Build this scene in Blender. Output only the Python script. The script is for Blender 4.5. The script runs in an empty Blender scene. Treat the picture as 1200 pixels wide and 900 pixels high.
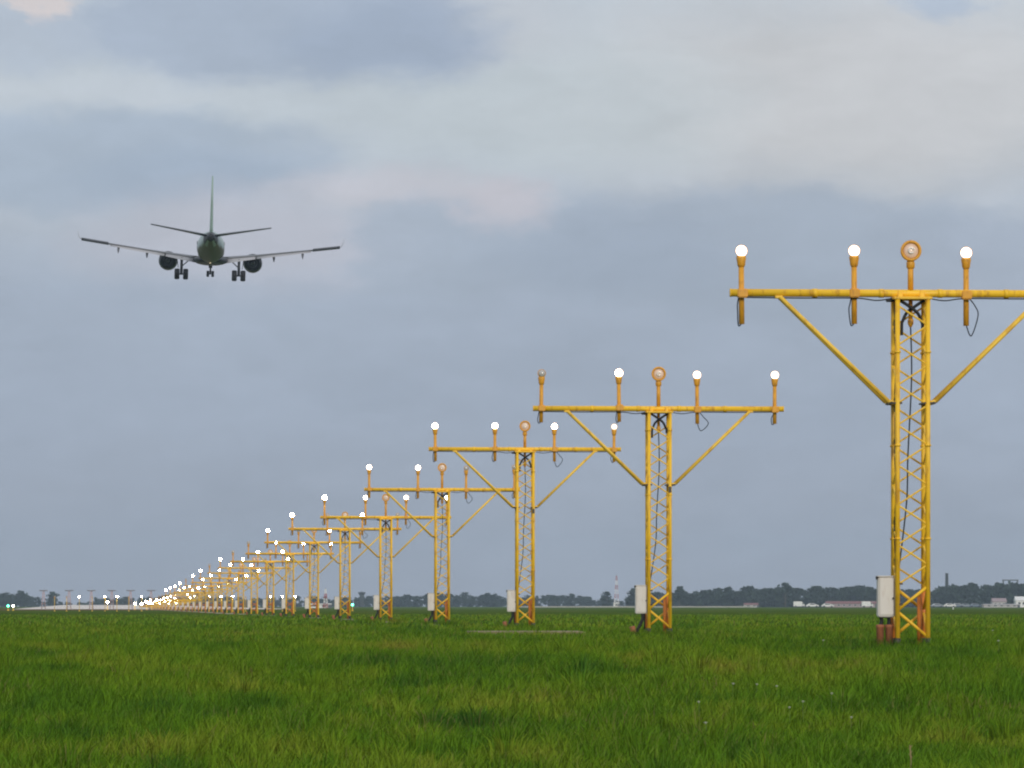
import bpy, bmesh, math, random
import numpy as np
from mathutils import Vector, Matrix, noise as mnoise

random.seed(7)
RNG = np.random.default_rng(11)
S = bpy.context.scene
COL = S.collection
R = math.radians

# ------------------------------------------------------------------ basics
CAM_Z = 0.57
F = 6700.0                       # focal length in photo pixels (1200 wide)
RW = R(4.225)                    # runway axis, turned left of the view axis
DIR = Vector((-math.sin(RW), math.cos(RW), 0))
PERP = Vector((math.cos(RW), math.sin(RW), 0))
OFF = 9.67                       # runway axis lies this far to the right


def on_axis(t, s=0.0, z=0.0):
    p = DIR * t + PERP * (OFF + s)
    return Vector((p.x, p.y, z))


def lin(c):
    return tuple(((v / 255) / 12.92 if v / 255 <= 0.04045 else ((v / 255 + 0.055) / 1.055) ** 2.4) for v in c)


# ------------------------------------------------------------------ materials
MATS = {}


def new_mat(name):
    m = bpy.data.materials.new(name)
    m.use_nodes = True
    nt = m.node_tree
    b = nt.nodes['Principled BSDF']
    MATS[name] = m
    return m, nt, b


def paint(name, c, rough=0.5, var=0.15, scale=6.0, spec=0.4, metal=0.0, dirt=None, dirt_amt=0.0, bump=0.0):
    """worn paint: two octaves of tone variation plus patches of dirt with a shape of their own"""
    m, nt, b = new_mat(name)
    N, L = nt.nodes, nt.links
    tc = N.new('ShaderNodeTexCoord')
    n1 = N.new('ShaderNodeTexNoise'); n1.inputs['Scale'].default_value = scale; n1.inputs['Detail'].default_value = 5
    oi = N.new('ShaderNodeObjectInfo')
    ro = N.new('ShaderNodeVectorMath'); ro.operation = 'MULTIPLY_ADD'; ro.inputs[1].default_value = (37.0, 53.0, 71.0)
    L.new(oi.outputs['Random'], ro.inputs[0]); L.new(tc.outputs['Object'], ro.inputs[2])
    L.new(ro.outputs[0], n1.inputs['Vector'])
    mx = N.new('ShaderNodeMix'); mx.data_type = 'RGBA'
    mx.inputs[6].default_value = tuple(v * (1 - var) for v in c) + (1,)
    mx.inputs[7].default_value = tuple(min(1, v * (1 + var)) for v in c) + (1,)
    L.new(n1.outputs['Fac'], mx.inputs[0])
    out = mx.outputs[2]
    if dirt:
        n2 = N.new('ShaderNodeTexNoise'); n2.inputs['Scale'].default_value = scale * 2.3; n2.inputs['Detail'].default_value = 6
        mps = N.new('ShaderNodeMapping'); mps.inputs['Scale'].default_value = (1.4, 1.4, 0.35)      # runs down with the rain
        L.new(ro.outputs[0], mps.inputs[0]); L.new(mps.outputs[0], n2.inputs['Vector'])
        rp = N.new('ShaderNodeMapRange'); rp.inputs[1].default_value = 0.52; rp.inputs[2].default_value = 0.68
        rp.inputs[4].default_value = dirt_amt
        L.new(n2.outputs['Fac'], rp.inputs[0])
        m2 = N.new('ShaderNodeMix'); m2.data_type = 'RGBA'
        L.new(rp.outputs[0], m2.inputs[0]); L.new(out, m2.inputs[6])
        m2.inputs[7].default_value = tuple(dirt) + (1,)
        out = m2.outputs[2]
    L.new(out, b.inputs['Base Color'])
    mr = N.new('ShaderNodeMapRange'); mr.inputs[3].default_value = max(0, rough - 0.1); mr.inputs[4].default_value = min(1, rough + 0.1)
    L.new(n1.outputs['Fac'], mr.inputs[0]); L.new(mr.outputs[0], b.inputs['Roughness'])
    b.inputs['Metallic'].default_value = metal
    b.inputs['Specular IOR Level'].default_value = spec
    if bump:
        bp = N.new('ShaderNodeBump'); bp.inputs['Strength'].default_value = bump; bp.inputs['Distance'].default_value = 0.02
        L.new(n1.outputs['Fac'], bp.inputs['Height']); L.new(bp.outputs[0], b.inputs['Normal'])
    return m


def glow(name, c, strength):
    m, nt, b = new_mat(name)
    b.inputs['Base Color'].default_value = (0.8, 0.8, 0.8, 1)
    b.inputs['Roughness'].default_value = 0.15
    b.inputs['Emission Color'].default_value = tuple(c) + (1,)
    b.inputs['Emission Strength'].default_value = strength
    return m


YEL = paint('yellow_paint', (0.92, 0.55, 0.026), 0.45, 0.08, 5.0, dirt=(0.46, 0.19, 0.03), dirt_amt=0.65)
YEL2 = paint('yellow_paint_faded', (0.92, 0.58, 0.065), 0.5, 0.1, 4.0, dirt=(0.50, 0.25, 0.04), dirt_amt=0.55)
ORG = paint('orange_primer', (0.66, 0.21, 0.03), 0.55, 0.2, 9.0, dirt=(0.25, 0.07, 0.025), dirt_amt=0.6)
LAMPY = paint('lamp_body_ochre', (0.76, 0.36, 0.03), 0.45, 0.15, 12.0, dirt=(0.3, 0.12, 0.03), dirt_amt=0.6)
BOX = paint('cabinet_white', (0.70, 0.66, 0.62), 0.5, 0.06, 7.0, dirt=(0.5, 0.40, 0.34), dirt_amt=0.45)
BLACK = paint('black_rubber', (0.012, 0.012, 0.014), 0.6, 0.2, 20.0)
CABLE = paint('cable_slate', (0.03, 0.04, 0.06), 0.6, 0.2, 20.0)
DMET = paint('dark_steel', (0.06, 0.055, 0.05), 0.5, 0.2, 12.0, metal=0.3, dirt=(0.12, 0.05, 0.02), dirt_amt=0.6)
TERRA = paint('terracotta_duct', (0.34, 0.125, 0.06), 0.8, 0.25, 12.0, dirt=(0.16, 0.07, 0.04), dirt_amt=0.6)
CONC = paint('concrete', (0.34, 0.30, 0.24), 0.9, 0.2, 3.0, dirt=(0.18, 0.16, 0.1), dirt_amt=0.6, bump=0.3)
LENS_OFF = paint('lens_unlit', (0.45, 0.44, 0.43), 0.12, 0.1, 20.0, spec=0.8)
FLASH_FACE = paint('flasher_face', (0.80, 0.60, 0.48), 0.2, 0.14, 14.0, spec=0.6)
FLASH_TUBE = paint('flasher_tube', (0.9, 0.86, 0.82), 0.1, 0.05, 14.0, spec=0.8)
LIT = glow('lamp_lit_white', (1.0, 0.95, 0.88), 4.0)
LIT_D = glow('lamp_lit_dim', (1.0, 0.93, 0.82), 1.3)
LIT_B = glow('lamp_lit_bright', (1.0, 0.94, 0.84), 18.0)
LIT_F = glow('lamp_lit_full', (1.0, 0.90, 0.74), 130.0)
LIT_W = glow('lamp_lit_warm', (1.0, 0.82, 0.52), 90.0)
GREEN = glow('lamp_lit_green', (0.06, 1.0, 0.55), 10.0)
LEAFD = None

# plane
P_TOP = paint('aircraft_white_green', (0.30, 0.40, 0.37), 0.3, 0.06, 0.5)
P_FIN = paint('aircraft_fin_green', (0.30, 0.46, 0.33), 0.35, 0.08, 0.6)
P_BELLY = paint('aircraft_belly_olive_shaded', (0.12, 0.11, 0.06), 0.4, 0.2, 0.9, dirt=(0.06, 0.05, 0.03), dirt_amt=0.6)  # olive deepened: shade of the underside is put into the colour
P_WING = paint('aircraft_wing_grey', (0.11, 0.11, 0.125), 0.4, 0.1, 0.7)
P_FLAP = paint('aircraft_flap_grey', (0.40, 0.40, 0.43), 0.45, 0.08, 0.8)
P_DARK = paint('aircraft_dark_grey', (0.008, 0.009, 0.014), 0.45, 0.2, 1.0)  # engines' darkness against the bright sky is put into this colour
P_TAIL = paint('aircraft_tailplane', (0.028, 0.03, 0.042), 0.4, 0.1, 1.0)
P_TYRE = paint('aircraft_tyre', (0.012, 0.012, 0.016), 0.8, 0.2, 4.0)
P_TIP = paint('aircraft_winglet_pale', (0.50, 0.52, 0.56), 0.4, 0.05, 1.0)
P_NAV = glow('aircraft_tail_lamp', (1.0, 0.8, 0.5), 1.0)

# ------------------------------------------------------------------ mesh helpers


def bm_new():
    return bmesh.new()


def tube(bm, p0, p1, r0, r1=None, n=10, caps=True):
    p0 = Vector(p0); p1 = Vector(p1)
    r1 = r0 if r1 is None else r1
    ax = (p1 - p0)
    if ax.length < 1e-6:
        return
    ax.normalize()
    u = ax.orthogonal().normalized(); v = ax.cross(u)
    a, b = [], []
    for i in range(n):
        t = 2 * math.pi * i / n
        d = u * math.cos(t) + v * math.sin(t)
        a.append(bm.verts.new(p0 + d * r0)); b.append(bm.verts.new(p1 + d * r1))
    for i in range(n):
        j = (i + 1) % n
        f = bm.faces.new((a[i], a[j], b[j], b[i])); f.smooth = n > 6
    if caps:
        bm.faces.new(a[::-1]); bm.faces.new(b)


def path_tube(bm, pts, r, n=8):
    pts = [Vector(p) for p in pts]
    rings = []
    u = None
    for i, p in enumerate(pts):
        d = (pts[min(i + 1, len(pts) - 1)] - pts[max(i - 1, 0)]).normalized()
        if u is None:
            u = d.orthogonal().normalized()
        else:
            u = (u - d * u.dot(d)).normalized()
        v = d.cross(u)
        rr = r[i] if isinstance(r, (list, tuple)) else r
        rings.append([bm.verts.new(p + (u * math.cos(2 * math.pi * k / n) + v * math.sin(2 * math.pi * k / n)) * rr) for k in range(n)])
    for A, B in zip(rings, rings[1:]):
        for i in range(n):
            j = (i + 1) % n
            f = bm.faces.new((A[i], A[j], B[j], B[i])); f.smooth = True
    bm.faces.new(rings[0][::-1]); bm.faces.new(rings[-1])


def curve_pts(ctrl, n=16):
    """Catmull-Rom through control points"""
    c = [Vector(p) for p in ctrl]
    c = [c[0]] + c + [c[-1]]
    out = []
    for i in range(1, len(c) - 2):
        for k in range(n):
            t = k / n
            a, b, d, e = c[i - 1], c[i], c[i + 1], c[i + 2]
            out.append(0.5 * ((2 * b) + (d - a) * t + (2 * a - 5 * b + 4 * d - e) * t * t + (3 * b - a - 3 * d + e) * t ** 3))
    out.append(c[-2])
    return out


def box(bm, c, s, bev=0.0, rot=None):
    M = Matrix.Translation(Vector(c)) @ (rot.to_4x4() if rot else Matrix()) @ Matrix.Diagonal((s[0], s[1], s[2], 1))
    g = bmesh.ops.create_cube(bm, size=1, matrix=M)
    if bev:
        es = list({e for v in g['verts'] for e in v.link_edges})
        bmesh.ops.bevel(bm, geom=es, offset=bev, segments=2, affect='EDGES', clamp_overlap=True)


def lathe(bm, prof, M=None, n=20, caps=True):
    """profile [(r, z)] round local z, moved by M"""
    M = M or Matrix()
    rings = []
    for r, z in prof:
        rings.append([bm.verts.new(M @ Vector((r * math.cos(2 * math.pi * i / n), r * math.sin(2 * math.pi * i / n), z))) for i in range(n)])
    for A, B in zip(rings, rings[1:]):
        for i in range(n):
            j = (i + 1) % n
            f = bm.faces.new((A[i], A[j], B[j], B[i])); f.smooth = True
    if caps:
        bm.faces.new(rings[0][::-1]); bm.faces.new(rings[-1])


def loft(bm, sections, caps=True, smooth=True):
    rings = [[bm.verts.new(Vector(p)) for p in s] for s in sections]
    n = len(rings[0])
    for A, B in zip(rings, rings[1:]):
        for i in range(n):
            j = (i + 1) % n
            f = bm.faces.new((A[i], A[j], B[j], B[i])); f.smooth = smooth
    if caps:
        bm.faces.new(rings[0][::-1]); bm.faces.new(rings[-1])


def mesh_of(bm, name, mat):
    bmesh.ops.recalc_face_normals(bm, faces=bm.faces[:])
    me = bpy.data.meshes.new(name)
    bm.to_mesh(me); bm.free()
    me.materials.append(mat)
    return me


def put(name, me, parent=None, loc=(0, 0, 0), rot=(0, 0, 0)):
    o = bpy.data.objects.new(name, me)
    COL.objects.link(o)
    o.location = loc; o.rotation_euler = rot
    if parent:
        o.parent = parent
    return o


def obj(name, bm, mat, parent=None, loc=(0, 0, 0)):
    return put(name, mesh_of(bm, name, mat), parent, loc)


def tag(o, label, cat, group=None, kind=None):
    o['label'] = label; o['category'] = cat
    if group:
        o['group'] = group
    if kind:
        o['kind'] = kind
    return o


def thing(name, label, cat, loc, rz=0.0, group=None):
    o = bpy.data.objects.new(name, None)
    o.empty_display_size = 0.2
    COL.objects.link(o)
    o.location = loc; o.rotation_euler = (0, 0, rz)
    return tag(o, label, cat, group)


# ------------------------------------------------------------------ ground
def sstep(a, b, x):
    t = min(1.0, max(0.0, (x - a) / (b - a)))
    return t * t * (3 - 2 * t)


def gz(x, y):
    base = -0.55 * (1 - sstep(31, 64, y))
    amp = sstep(10, 30, y) * (1 - sstep(90, 260, y)) * 0.045
    if amp > 0:
        base += amp * (mnoise.noise(Vector((x * 0.35, y * 0.12, 3.1))) + 0.5 * mnoise.noise(Vector((x * 0.9, y * 0.3, 8.0))))
    return base


def build_ground():
    ys = [-600, -300, -150, -80, -40, -20, -10, 0] + list(np.arange(4, 130, 1.0)) + list(np.geomspace(131, 5000, 60))
    xs = sorted(set([0.0] + [s * v for s in (-1, 1) for v in list(np.arange(0.5, 16, 0.5)) + list(np.geomspace(17, 2500, 34))]))
    verts = [(x, y, gz(x, y)) for y in ys for x in xs]
    W = len(xs)
    faces = [(j * W + i, j * W + i + 1, (j + 1) * W + i + 1, (j + 1) * W + i) for j in range(len(ys) - 1) for i in range(W - 1)]
    me = bpy.data.meshes.new('ground')
    me.from_pydata(verts, [], faces)
    for p in me.polygons:
        p.use_smooth = True
    m, nt, b = new_mat('meadow_soil')
    N, L = nt.nodes, nt.links
    geo = N.new('ShaderNodeNewGeometry')
    mp = N.new('ShaderNodeMapping'); mp.inputs['Scale'].default_value = (0.12, 0.025, 1)
    L.new(geo.outputs['Position'], mp.inputs['Vector'])
    n1 = N.new('ShaderNodeTexNoise'); n1.inputs['Scale'].default_value = 1.0; n1.inputs['Detail'].default_value = 6
    L.new(mp.outputs[0], n1.inputs['Vector'])
    n2 = N.new('ShaderNodeTexNoise'); n2.inputs['Scale'].default_value = 6.0; n2.inputs['Detail'].default_value = 6; n2.inputs['Roughness'].default_value = 0.7
    L.new(geo.outputs['Position'], n2.inputs['Vector'])
    cr = N.new('ShaderNodeValToRGB'); e = cr.color_ramp.elements
    e[0].position = 0.32; e[0].color = (0.042, 0.092, 0.011, 1)
    e[1].position = 0.68; e[1].color = (0.112, 0.122, 0.022, 1)
    k = e.new(0.5); k.color = (0.074, 0.124, 0.013, 1)
    L.new(n1.outputs['Fac'], cr.inputs[0])
    mx = N.new('ShaderNodeMix'); mx.data_type = 'RGBA'; mx.blend_type = 'MULTIPLY'; mx.inputs[0].default_value = 1
    mr = N.new('ShaderNodeMapRange'); mr.inputs[1].default_value = 0.3; mr.inputs[2].default_value = 0.7; mr.inputs[3].default_value = 0.6; mr.inputs[4].default_value = 1.25
    L.new(n2.outputs['Fac'], mr.inputs[0])
    L.new(cr.outputs[0], mx.inputs[6]); L.new(mr.outputs[0], mx.inputs[7])
    L.new(mx.outputs[2], b.inputs['Base Color'])
    b.inputs['Roughness'].default_value = 1; b.inputs['Specular IOR Level'].default_value = 0.0
    bp = N.new('ShaderNodeBump'); bp.inputs['Strength'].default_value = 0.6; bp.inputs['Distance'].default_value = 0.06
    L.new(n2.outputs['Fac'], bp.inputs['Height']); L.new(bp.outputs[0], b.inputs['Normal'])
    me.materials.append(m)
    o = put('ground', me); o['kind'] = 'structure'


build_ground()


def sheet(name, pts, z, mat):
    bm = bm_new()
    vs = [bm.verts.new((p[0], p[1], z)) for p in pts]
    bm.faces.new(vs)
    o = obj(name, bm, mat); o['kind'] = 'structure'
    return o


RUNW = paint('runway_concrete', (0.70, 0.62, 0.55), 0.55, 0.12, 0.05)
SOIL = paint('bare_soil', (0.13, 0.095, 0.045), 1.0, 0.3, 0.06, spec=0)
q = lambda t, s: on_axis(t, s)
bm = bm_new()
RZ = lambda t: 0.014 + max(0.0, t - 1000) * 0.00052          # the runway climbs gently away from the threshold
loft(bm, [[(*q(t, -24).xy, -0.3), (*q(t, 27).xy, -0.3), (*q(t, 26).xy, RZ(t)), (*q(t, -23).xy, RZ(t))] for t in (985, 1000, 1500, 2000, 2600, 3300)], smooth=False)
obj('runway', bm, RUNW)['kind'] = 'structure'
WHITEP = paint('runway_marking_white', (0.78, 0.77, 0.74), 0.6, 0.08, 0.1)
bm = bm_new()
for i in range(12):
    s0 = -19 + i * 3.55
    vs = [bm.verts.new((*q(t, s).xy, RZ(t) + 0.006)) for t, s in ((991, s0), (991, s0 + 1.8), (1021, s0 + 1.8), (1021, s0))]
    bm.faces.new(vs)
for i in range(18):
    t0 = 1070 + i * 50
    vs = [bm.verts.new((*q(t, s).xy, RZ(t) + 0.006)) for t, s in ((t0, 1.0), (t0, 1.9), (t0 + 30, 1.9), (t0 + 30, 1.0))]
    bm.faces.new(vs)
obj('runway_markings', bm, WHITEP)['kind'] = 'structure'
sheet('dirt_strip', [q(700, -34), q(700, 4), q(984, 30), q(984, -40)], 0.006, SOIL)

# ------------------------------------------------------------------ grass
PAD = [(-0.98, 1.45, 108, 117)]


def blades(n, y0, y1, h_lo, h_hi, w, margin, seed, pow_=1.0):
    rng = np.random.default_rng(seed)
    # density even in plan: sample y with weight ~ width
    yy = np.linspace(y0, y1, 512)
    wd = 0.0895 * yy + margin
    cdf = np.cumsum(wd * yy ** (-pow_ + 1)); cdf /= cdf[-1]
    y = np.interp(rng.random(n), cdf, yy)
    x = (rng.random(n) * 2 - 1) * (0.0895 * y + margin)
    # tufting: pull blades towards jittered cell centres
    cell = 0.16
    cx = np.floor(x / cell); cy = np.floor(y / cell)
    hsh = lambda a, b, s: np.modf(np.abs(np.sin(a * 12.9898 + b * 78.233 + s) * 43758.5453))[0]
    tx = (cx + 0.2 + 0.6 * hsh(cx, cy, 1.0)) * cell; ty = (cy + 0.2 + 0.6 * hsh(cx, cy, 2.0)) * cell
    k = 0.55 * rng.random(n)
    x = x * (1 - k) + tx * k; y = y * (1 - k) + ty * k
    tall = hsh(cx, cy, 3.0)
    patch = np.array([mnoise.noise(Vector((a * 0.45, b * 0.16, 1.7))) for a, b in zip(x, y)])
    patch2 = np.array([mnoise.noise(Vector((a * 1.6, b * 0.8, 5.2))) for a, b in zip(x, y)])
    h = (h_lo + (h_hi - h_lo) * rng.random(n)) * (0.7 + 0.45 * tall) * (1 + 0.5 * patch + 0.6 * patch2)
    for (px0, px1, py0, py1) in PAD:
        near = (x > px0 - .3) & (x < px1 + .3) & (y > py0 - 9) & (y < py1 + 1)
        h[near] *= 0.42 + 0.45 * rng.random(int(near.sum()))
        inside = (x > px0) & (x < px1) & (y > py0) & (y < py1)
        h[inside] *= 0.05
    z = np.array([gz(a, b) for a, b in zip(x, y)]) - 0.01
    ang = rng.random(n) * 2 * np.pi
    lean = (0.15 + 0.55 * rng.random(n)) * h
    la = rng.random(n) * 2 * np.pi
    lx = np.cos(la) * lean + 0.12 * h; ly = np.sin(la) * lean
    dx = np.cos(ang) * w * (0.6 + 0.8 * rng.random(n)); dy = np.sin(ang) * w * (0.6 + 0.8 * rng.random(n))
    V = np.empty((n, 5, 3), np.float32)
    V[:, 0] = np.stack([x - dx, y - dy, z], 1)
    V[:, 1] = np.stack([x + dx, y + dy, z], 1)
    V[:, 2] = np.stack([x - dx * .75 + lx * .35, y - dy * .75 + ly * .35, z + h * .6], 1)
    V[:, 3] = np.stack([x + dx * .75 + lx * .35, y + dy * .75 + ly * .35, z + h * .6], 1)
    V[:, 4] = np.stack([x + lx, y + ly, z + h * (0.93)], 1)
    return V


def tufts(n, y0, y1, seed):
    """coarse tussocks of longer blades fanning out"""
    rng = np.random.default_rng(seed)
    out = []
    spots = []
    for i in range(n):
        cy = y0 + (y1 - y0) * rng.random(); spots.append(((rng.random() * 2 - 1) * (0.0895 * cy + 2.5), cy))
    for k in range(5):                                    # unmown grass round the first mast feet
        c = on_axis(67 + 30 * k)
        for i in range(16):
            a = rng.random() * 6.283; r = 0.25 + 0.45 * rng.random()
            spots.append((c.x - 0.08 + r * math.cos(a), c.y - 0.15 + r * math.sin(a)))
    for cx, cy in spots:
        m_ = int(50 + 90 * rng.random()); rad = 0.08 + 0.16 * rng.random()
        a = rng.random(m_) * 2 * np.pi; r = rad * np.sqrt(rng.random(m_))
        x = cx + np.cos(a) * r; y = cy + np.sin(a) * r * 1.2; z = gz(cx, cy) - 0.01
        h = (0.16 + 0.12 * rng.random(m_)) * (1.15 - 0.5 * r / rad); w = 0.0045
        lx = np.cos(a) * h * (0.15 + 0.6 * rng.random(m_)); ly = np.sin(a) * h * (0.15 + 0.6 * rng.random(m_))
        b = rng.random(m_) * 2 * np.pi; dx = np.cos(b) * w; dy = np.sin(b) * w
        V = np.empty((m_, 5, 3), np.float32)
        V[:, 0] = np.stack([x - dx, y - dy, z + 0 * x], 1); V[:, 1] = np.stack([x + dx, y + dy, z + 0 * x], 1)
        V[:, 2] = np.stack([x - dx * .8 + lx * .35, y - dy * .8 + ly * .35, z + h * .6], 1)
        V[:, 3] = np.stack([x + dx * .8 + lx * .35, y + dy * .8 + ly * .35, z + h * .6], 1)
        V[:, 4] = np.stack([x + lx, y + ly, z + h * .92], 1)
        out.append(V)
    return np.concatenate(out)


def grass_mesh(V, name):
    n = len(V)
    me = bpy.data.meshes.new(name)
    me.vertices.add(n * 5)
    me.vertices.foreach_set('co', V.reshape(-1))
    base = (np.arange(n) * 5)[:, None]
    quad = base + np.array([[0, 1, 3, 2]]); tri = base + np.array([[2, 3, 4]])
    idx = np.concatenate([quad, tri], 1).reshape(-1).astype(np.int32)       # 4+3 per blade
    ls = np.stack([np.arange(n) * 7, np.arange(n) * 7 + 4], 1).reshape(-1).astype(np.int32)
    me.loops.add(len(idx)); me.polygons.add(n * 2)
    me.loops.foreach_set('vertex_index', idx)
    me.polygons.foreach_set('loop_start', ls)
    me.update(calc_edges=True)
    return me


def build_grass():
    V = np.concatenate([
        blades(430000, 27, 72, 0.09, 0.17, 0.0042, 5.0, 1),
        blades(175000, 70, 135, 0.09, 0.16, 0.008, 6.0, 2),
        blades(70000, 130, 330, 0.08, 0.15, 0.02, 6.0, 3),
        blades(5000, 28, 80, 0.17, 0.27, 0.0024, 3.0, 4),        # flowering stalks above the sward
        blades(16000, 28, 75, 0.07, 0.13, 0.011, 3.0, 5),        # broad leaves of weeds
        tufts(260, 30, 78, 6),
    ])
    me = grass_mesh(V, 'grass')
    m, nt, b = new_mat('grass_blade')
    N, L = nt.nodes, nt.links
    geo = N.new('ShaderNodeNewGeometry')
    mp = N.new('ShaderNodeMapping'); mp.inputs['Scale'].default_value = (0.35, 0.10, 0.0)
    L.new(geo.outputs['Position'], mp.inputs['Vector'])
    n1 = N.new('ShaderNodeTexNoise'); n1.inputs['Scale'].default_value = 1.0; n1.inputs['Detail'].default_value = 4
    L.new(mp.outputs[0], n1.inputs['Vector'])
    cr = N.new('ShaderNodeValToRGB'); e = cr.color_ramp.elements
    e[0].position = 0.36; e[0].color = (0.048, 0.124, 0.016, 1)
    e[1].position = 0.66; e[1].color = (0.250, 0.255, 0.034, 1)
    k = e.new(0.47); k.color = (0.100, 0.204, 0.013, 1)
    k = e.new(0.56); k.color = (0.162, 0.245, 0.018, 1)
    mpb = N.new('ShaderNodeMapping'); mpb.inputs['Scale'].default_value = (1.7, 0.45, 0.0)
    L.new(geo.outputs['Position'], mpb.inputs['Vector'])
    nb_ = N.new('ShaderNodeTexNoise'); nb_.inputs['Scale'].default_value = 1.0; nb_.inputs['Detail'].default_value = 4
    L.new(mpb.outputs[0], nb_.inputs['Vector'])
    av = N.new('ShaderNodeMix'); av.data_type = 'FLOAT'; av.inputs[0].default_value = 0.45
    L.new(n1.outputs['Fac'], av.inputs[2]); L.new(nb_.outputs['Fac'], av.inputs[3])
    L.new(av.outputs[0], cr.inputs[0])
    # each blade its own tone, a few dry ones
    rp = N.new('ShaderNodeMapRange'); rp.inputs[3].default_value = 0.36; rp.inputs[4].default_value = 1.7
    L.new(geo.outputs['Random Per Island'], rp.inputs[0])
    mx = N.new('ShaderNodeMix'); mx.data_type = 'RGBA'; mx.blend_type = 'MULTIPLY'; mx.inputs[0].default_value = 1
    L.new(cr.outputs[0], mx.inputs[6]); L.new(rp.outputs[0], mx.inputs[7])
    dry = N.new('ShaderNodeMath'); dry.operation = 'GREATER_THAN'; dry.inputs[1].default_value = 0.90
    L.new(geo.outputs['Random Per Island'], dry.inputs[0])
    n3 = N.new('ShaderNodeTexNoise'); n3.inputs['Scale'].default_value = 0.5; n3.inputs['Detail'].default_value = 3
    L.new(geo.outputs['Position'], n3.inputs['Vector'])
    m3 = N.new('ShaderNodeMapRange'); m3.inputs[1].default_value = 0.45; m3.inputs[2].default_value = 0.7; m3.inputs[3].default_value = 0.05; m3.inputs[4].default_value = 1.0
    L.new(n3.outputs['Fac'], m3.inputs[0])
    dm = N.new('ShaderNodeMath'); dm.operation = 'MULTIPLY'
    L.new(dry.outputs[0], dm.inputs[0]); L.new(m3.outputs[0], dm.inputs[1])
    m2 = N.new('ShaderNodeMix'); m2.data_type = 'RGBA'
    L.new(dm.outputs[0], m2.inputs[0]); L.new(mx.outputs[2], m2.inputs[6]); m2.inputs[7].default_value = (0.22, 0.17, 0.07, 1)
    # softened normals: blades in a sward shade like the sward
    nm = N.new('ShaderNodeVectorMath'); nm.operation = 'MULTIPLY_ADD'
    nm.inputs[1].default_value = (0.55, 0.55, 0.55); nm.inputs[2].default_value = (0, 0, 0.6)
    L.new(geo.outputs['Normal'], nm.inputs[0])
    nn = N.new('ShaderNodeVectorMath'); nn.operation = 'NORMALIZE'; L.new(nm.outputs[0], nn.inputs[0])
    df = N.new('ShaderNodeBsdfDiffuse'); tr = N.new('ShaderNodeBsdfTranslucent')
    L.new(m2.outputs[2], df.inputs['Color']); L.new(m2.outputs[2], tr.inputs['Color']); L.new(nn.outputs[0], df.inputs['Normal'])
    ms = N.new('ShaderNodeMixShader'); ms.inputs[0].default_value = 0.3
    L.new(df.outputs[0], ms.inputs[1]); L.new(tr.outputs[0], ms.inputs[2])
    L.new(ms.outputs[0], N['Material Output'].inputs['Surface'])
    me.materials.append(m)
    o = put('grass', me)
    tag(o, 'lush uneven green grass covering the whole airfield meadow', 'grass', kind='stuff')


build_grass()

# ------------------------------------------------------------------ approach light masts
LH = 0.18      # half width of the lattice


def lamp_meshes(up, down, n=14):
    """lamp pole, its cone head and the bowl that faces the approach (-y), z=0 at the bar axis"""
    bm = bm_new()
    yb = 0.062
    tube(bm, (0, yb, -down), (0, yb, up - 0.15), 0.033, n=n)
    lathe(bm, [(0.034, up - 0.19), (0.048, up - 0.16), (0.05, up - 0.13), (0.06, up - 0.08), (0.052, up - 0.055), (0.03, up - 0.05)], Matrix.Translation((0, yb, 0)), n)
    T = Matrix.Translation((0, yb, up)) @ Matrix.Rotation(R(86), 4, 'X')      # local +z -> -y, a little up
    lathe(bm, [(0.02, -0.10), (0.045, -0.085), (0.06, -0.03), (0.07, 0.015), (0.072, 0.034), (0.067, 0.036), (0.065, 0.028)], T, n)
    body = mesh_of(bm, 'approach_lamp', LAMPY)
    bm = bm_new()
    lathe(bm, [(0.064, 0.028), (0.060, 0.042), (0.048, 0.056), (0.026, 0.064), (0.004, 0.067)], T, n)
    lens = mesh_of(bm, 'lens', LIT)
    bm = bm_new()
    lathe(bm, [(0.035, -0.035), (0.052, -0.033), (0.052, 0.033), (0.035, 0.035)], Matrix.Translation((0, yb, 0)), n)
    box(bm, (0, 0.0, 0), (0.12, 0.13, 0.105), 0.012)
    clamp = mesh_of(bm, 'clamp', LAMPY)
    return body, lens, clamp


def lens_variant(me, mat):
    c = me.copy(); c.materials.clear(); c.materials.append(mat)
    return c


def flasher_meshes(up, n=24):
    bm = bm_new()
    tube(bm, (0, 0, 0.03), (0, 0, up - 0.13), 0.034, n=14)
    lathe(bm, [(0.036, up - 0.21), (0.05, up - 0.19), (0.05, up - 0.14), (0.042, up - 0.11)], None, 14)
    T = Matrix.Translation((0, 0, up)) @ Matrix.Rotation(R(86), 4, 'X')
    lathe(bm, [(0.03, -0.12), (0.09, -0.10), (0.118, -0.02), (0.124, 0.03), (0.124, 0.05), (0.10, 0.055), (0.092, 0.035), (0.09, 0.02)], T, n)
    ring = mesh_of(bm, 'strobe_lamp', LAMPY)
    bm = bm_new()
    lathe(bm, [(0.0905, 0.02), (0.085, 0.032), (0.05, 0.042), (0.005, 0.045)], T, n)
    face = mesh_of(bm, 'reflector', FLASH_FACE)
    bm = bm_new()
    path_tube(bm, [T @ Vector((0.03 * math.cos(a), 0.03 * math.sin(a), 0.058)) for a in np.linspace(0.3, 5.6, 14)], 0.009, 6)
    fl = mesh_of(bm, 'flash_tube', FLASH_TUBE)
    return ring, face, fl


CACHE = {}


def lamps_for(up, down):
    k = (round(up, 2), round(down, 2))
    if k not in CACHE:
        b, l, c = lamp_meshes(up, down)
        CACHE[k] = (b, {'w': l, 'b': lens_variant(l, LIT_B), 'f': lens_variant(l, LIT_F), 'y': lens_variant(l, LIT_W), 'd': lens_variant(l, LIT_D), '0': lens_variant(l, LENS_OFF)}, c, flasher_meshes(up))
    return CACHE[k]


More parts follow.
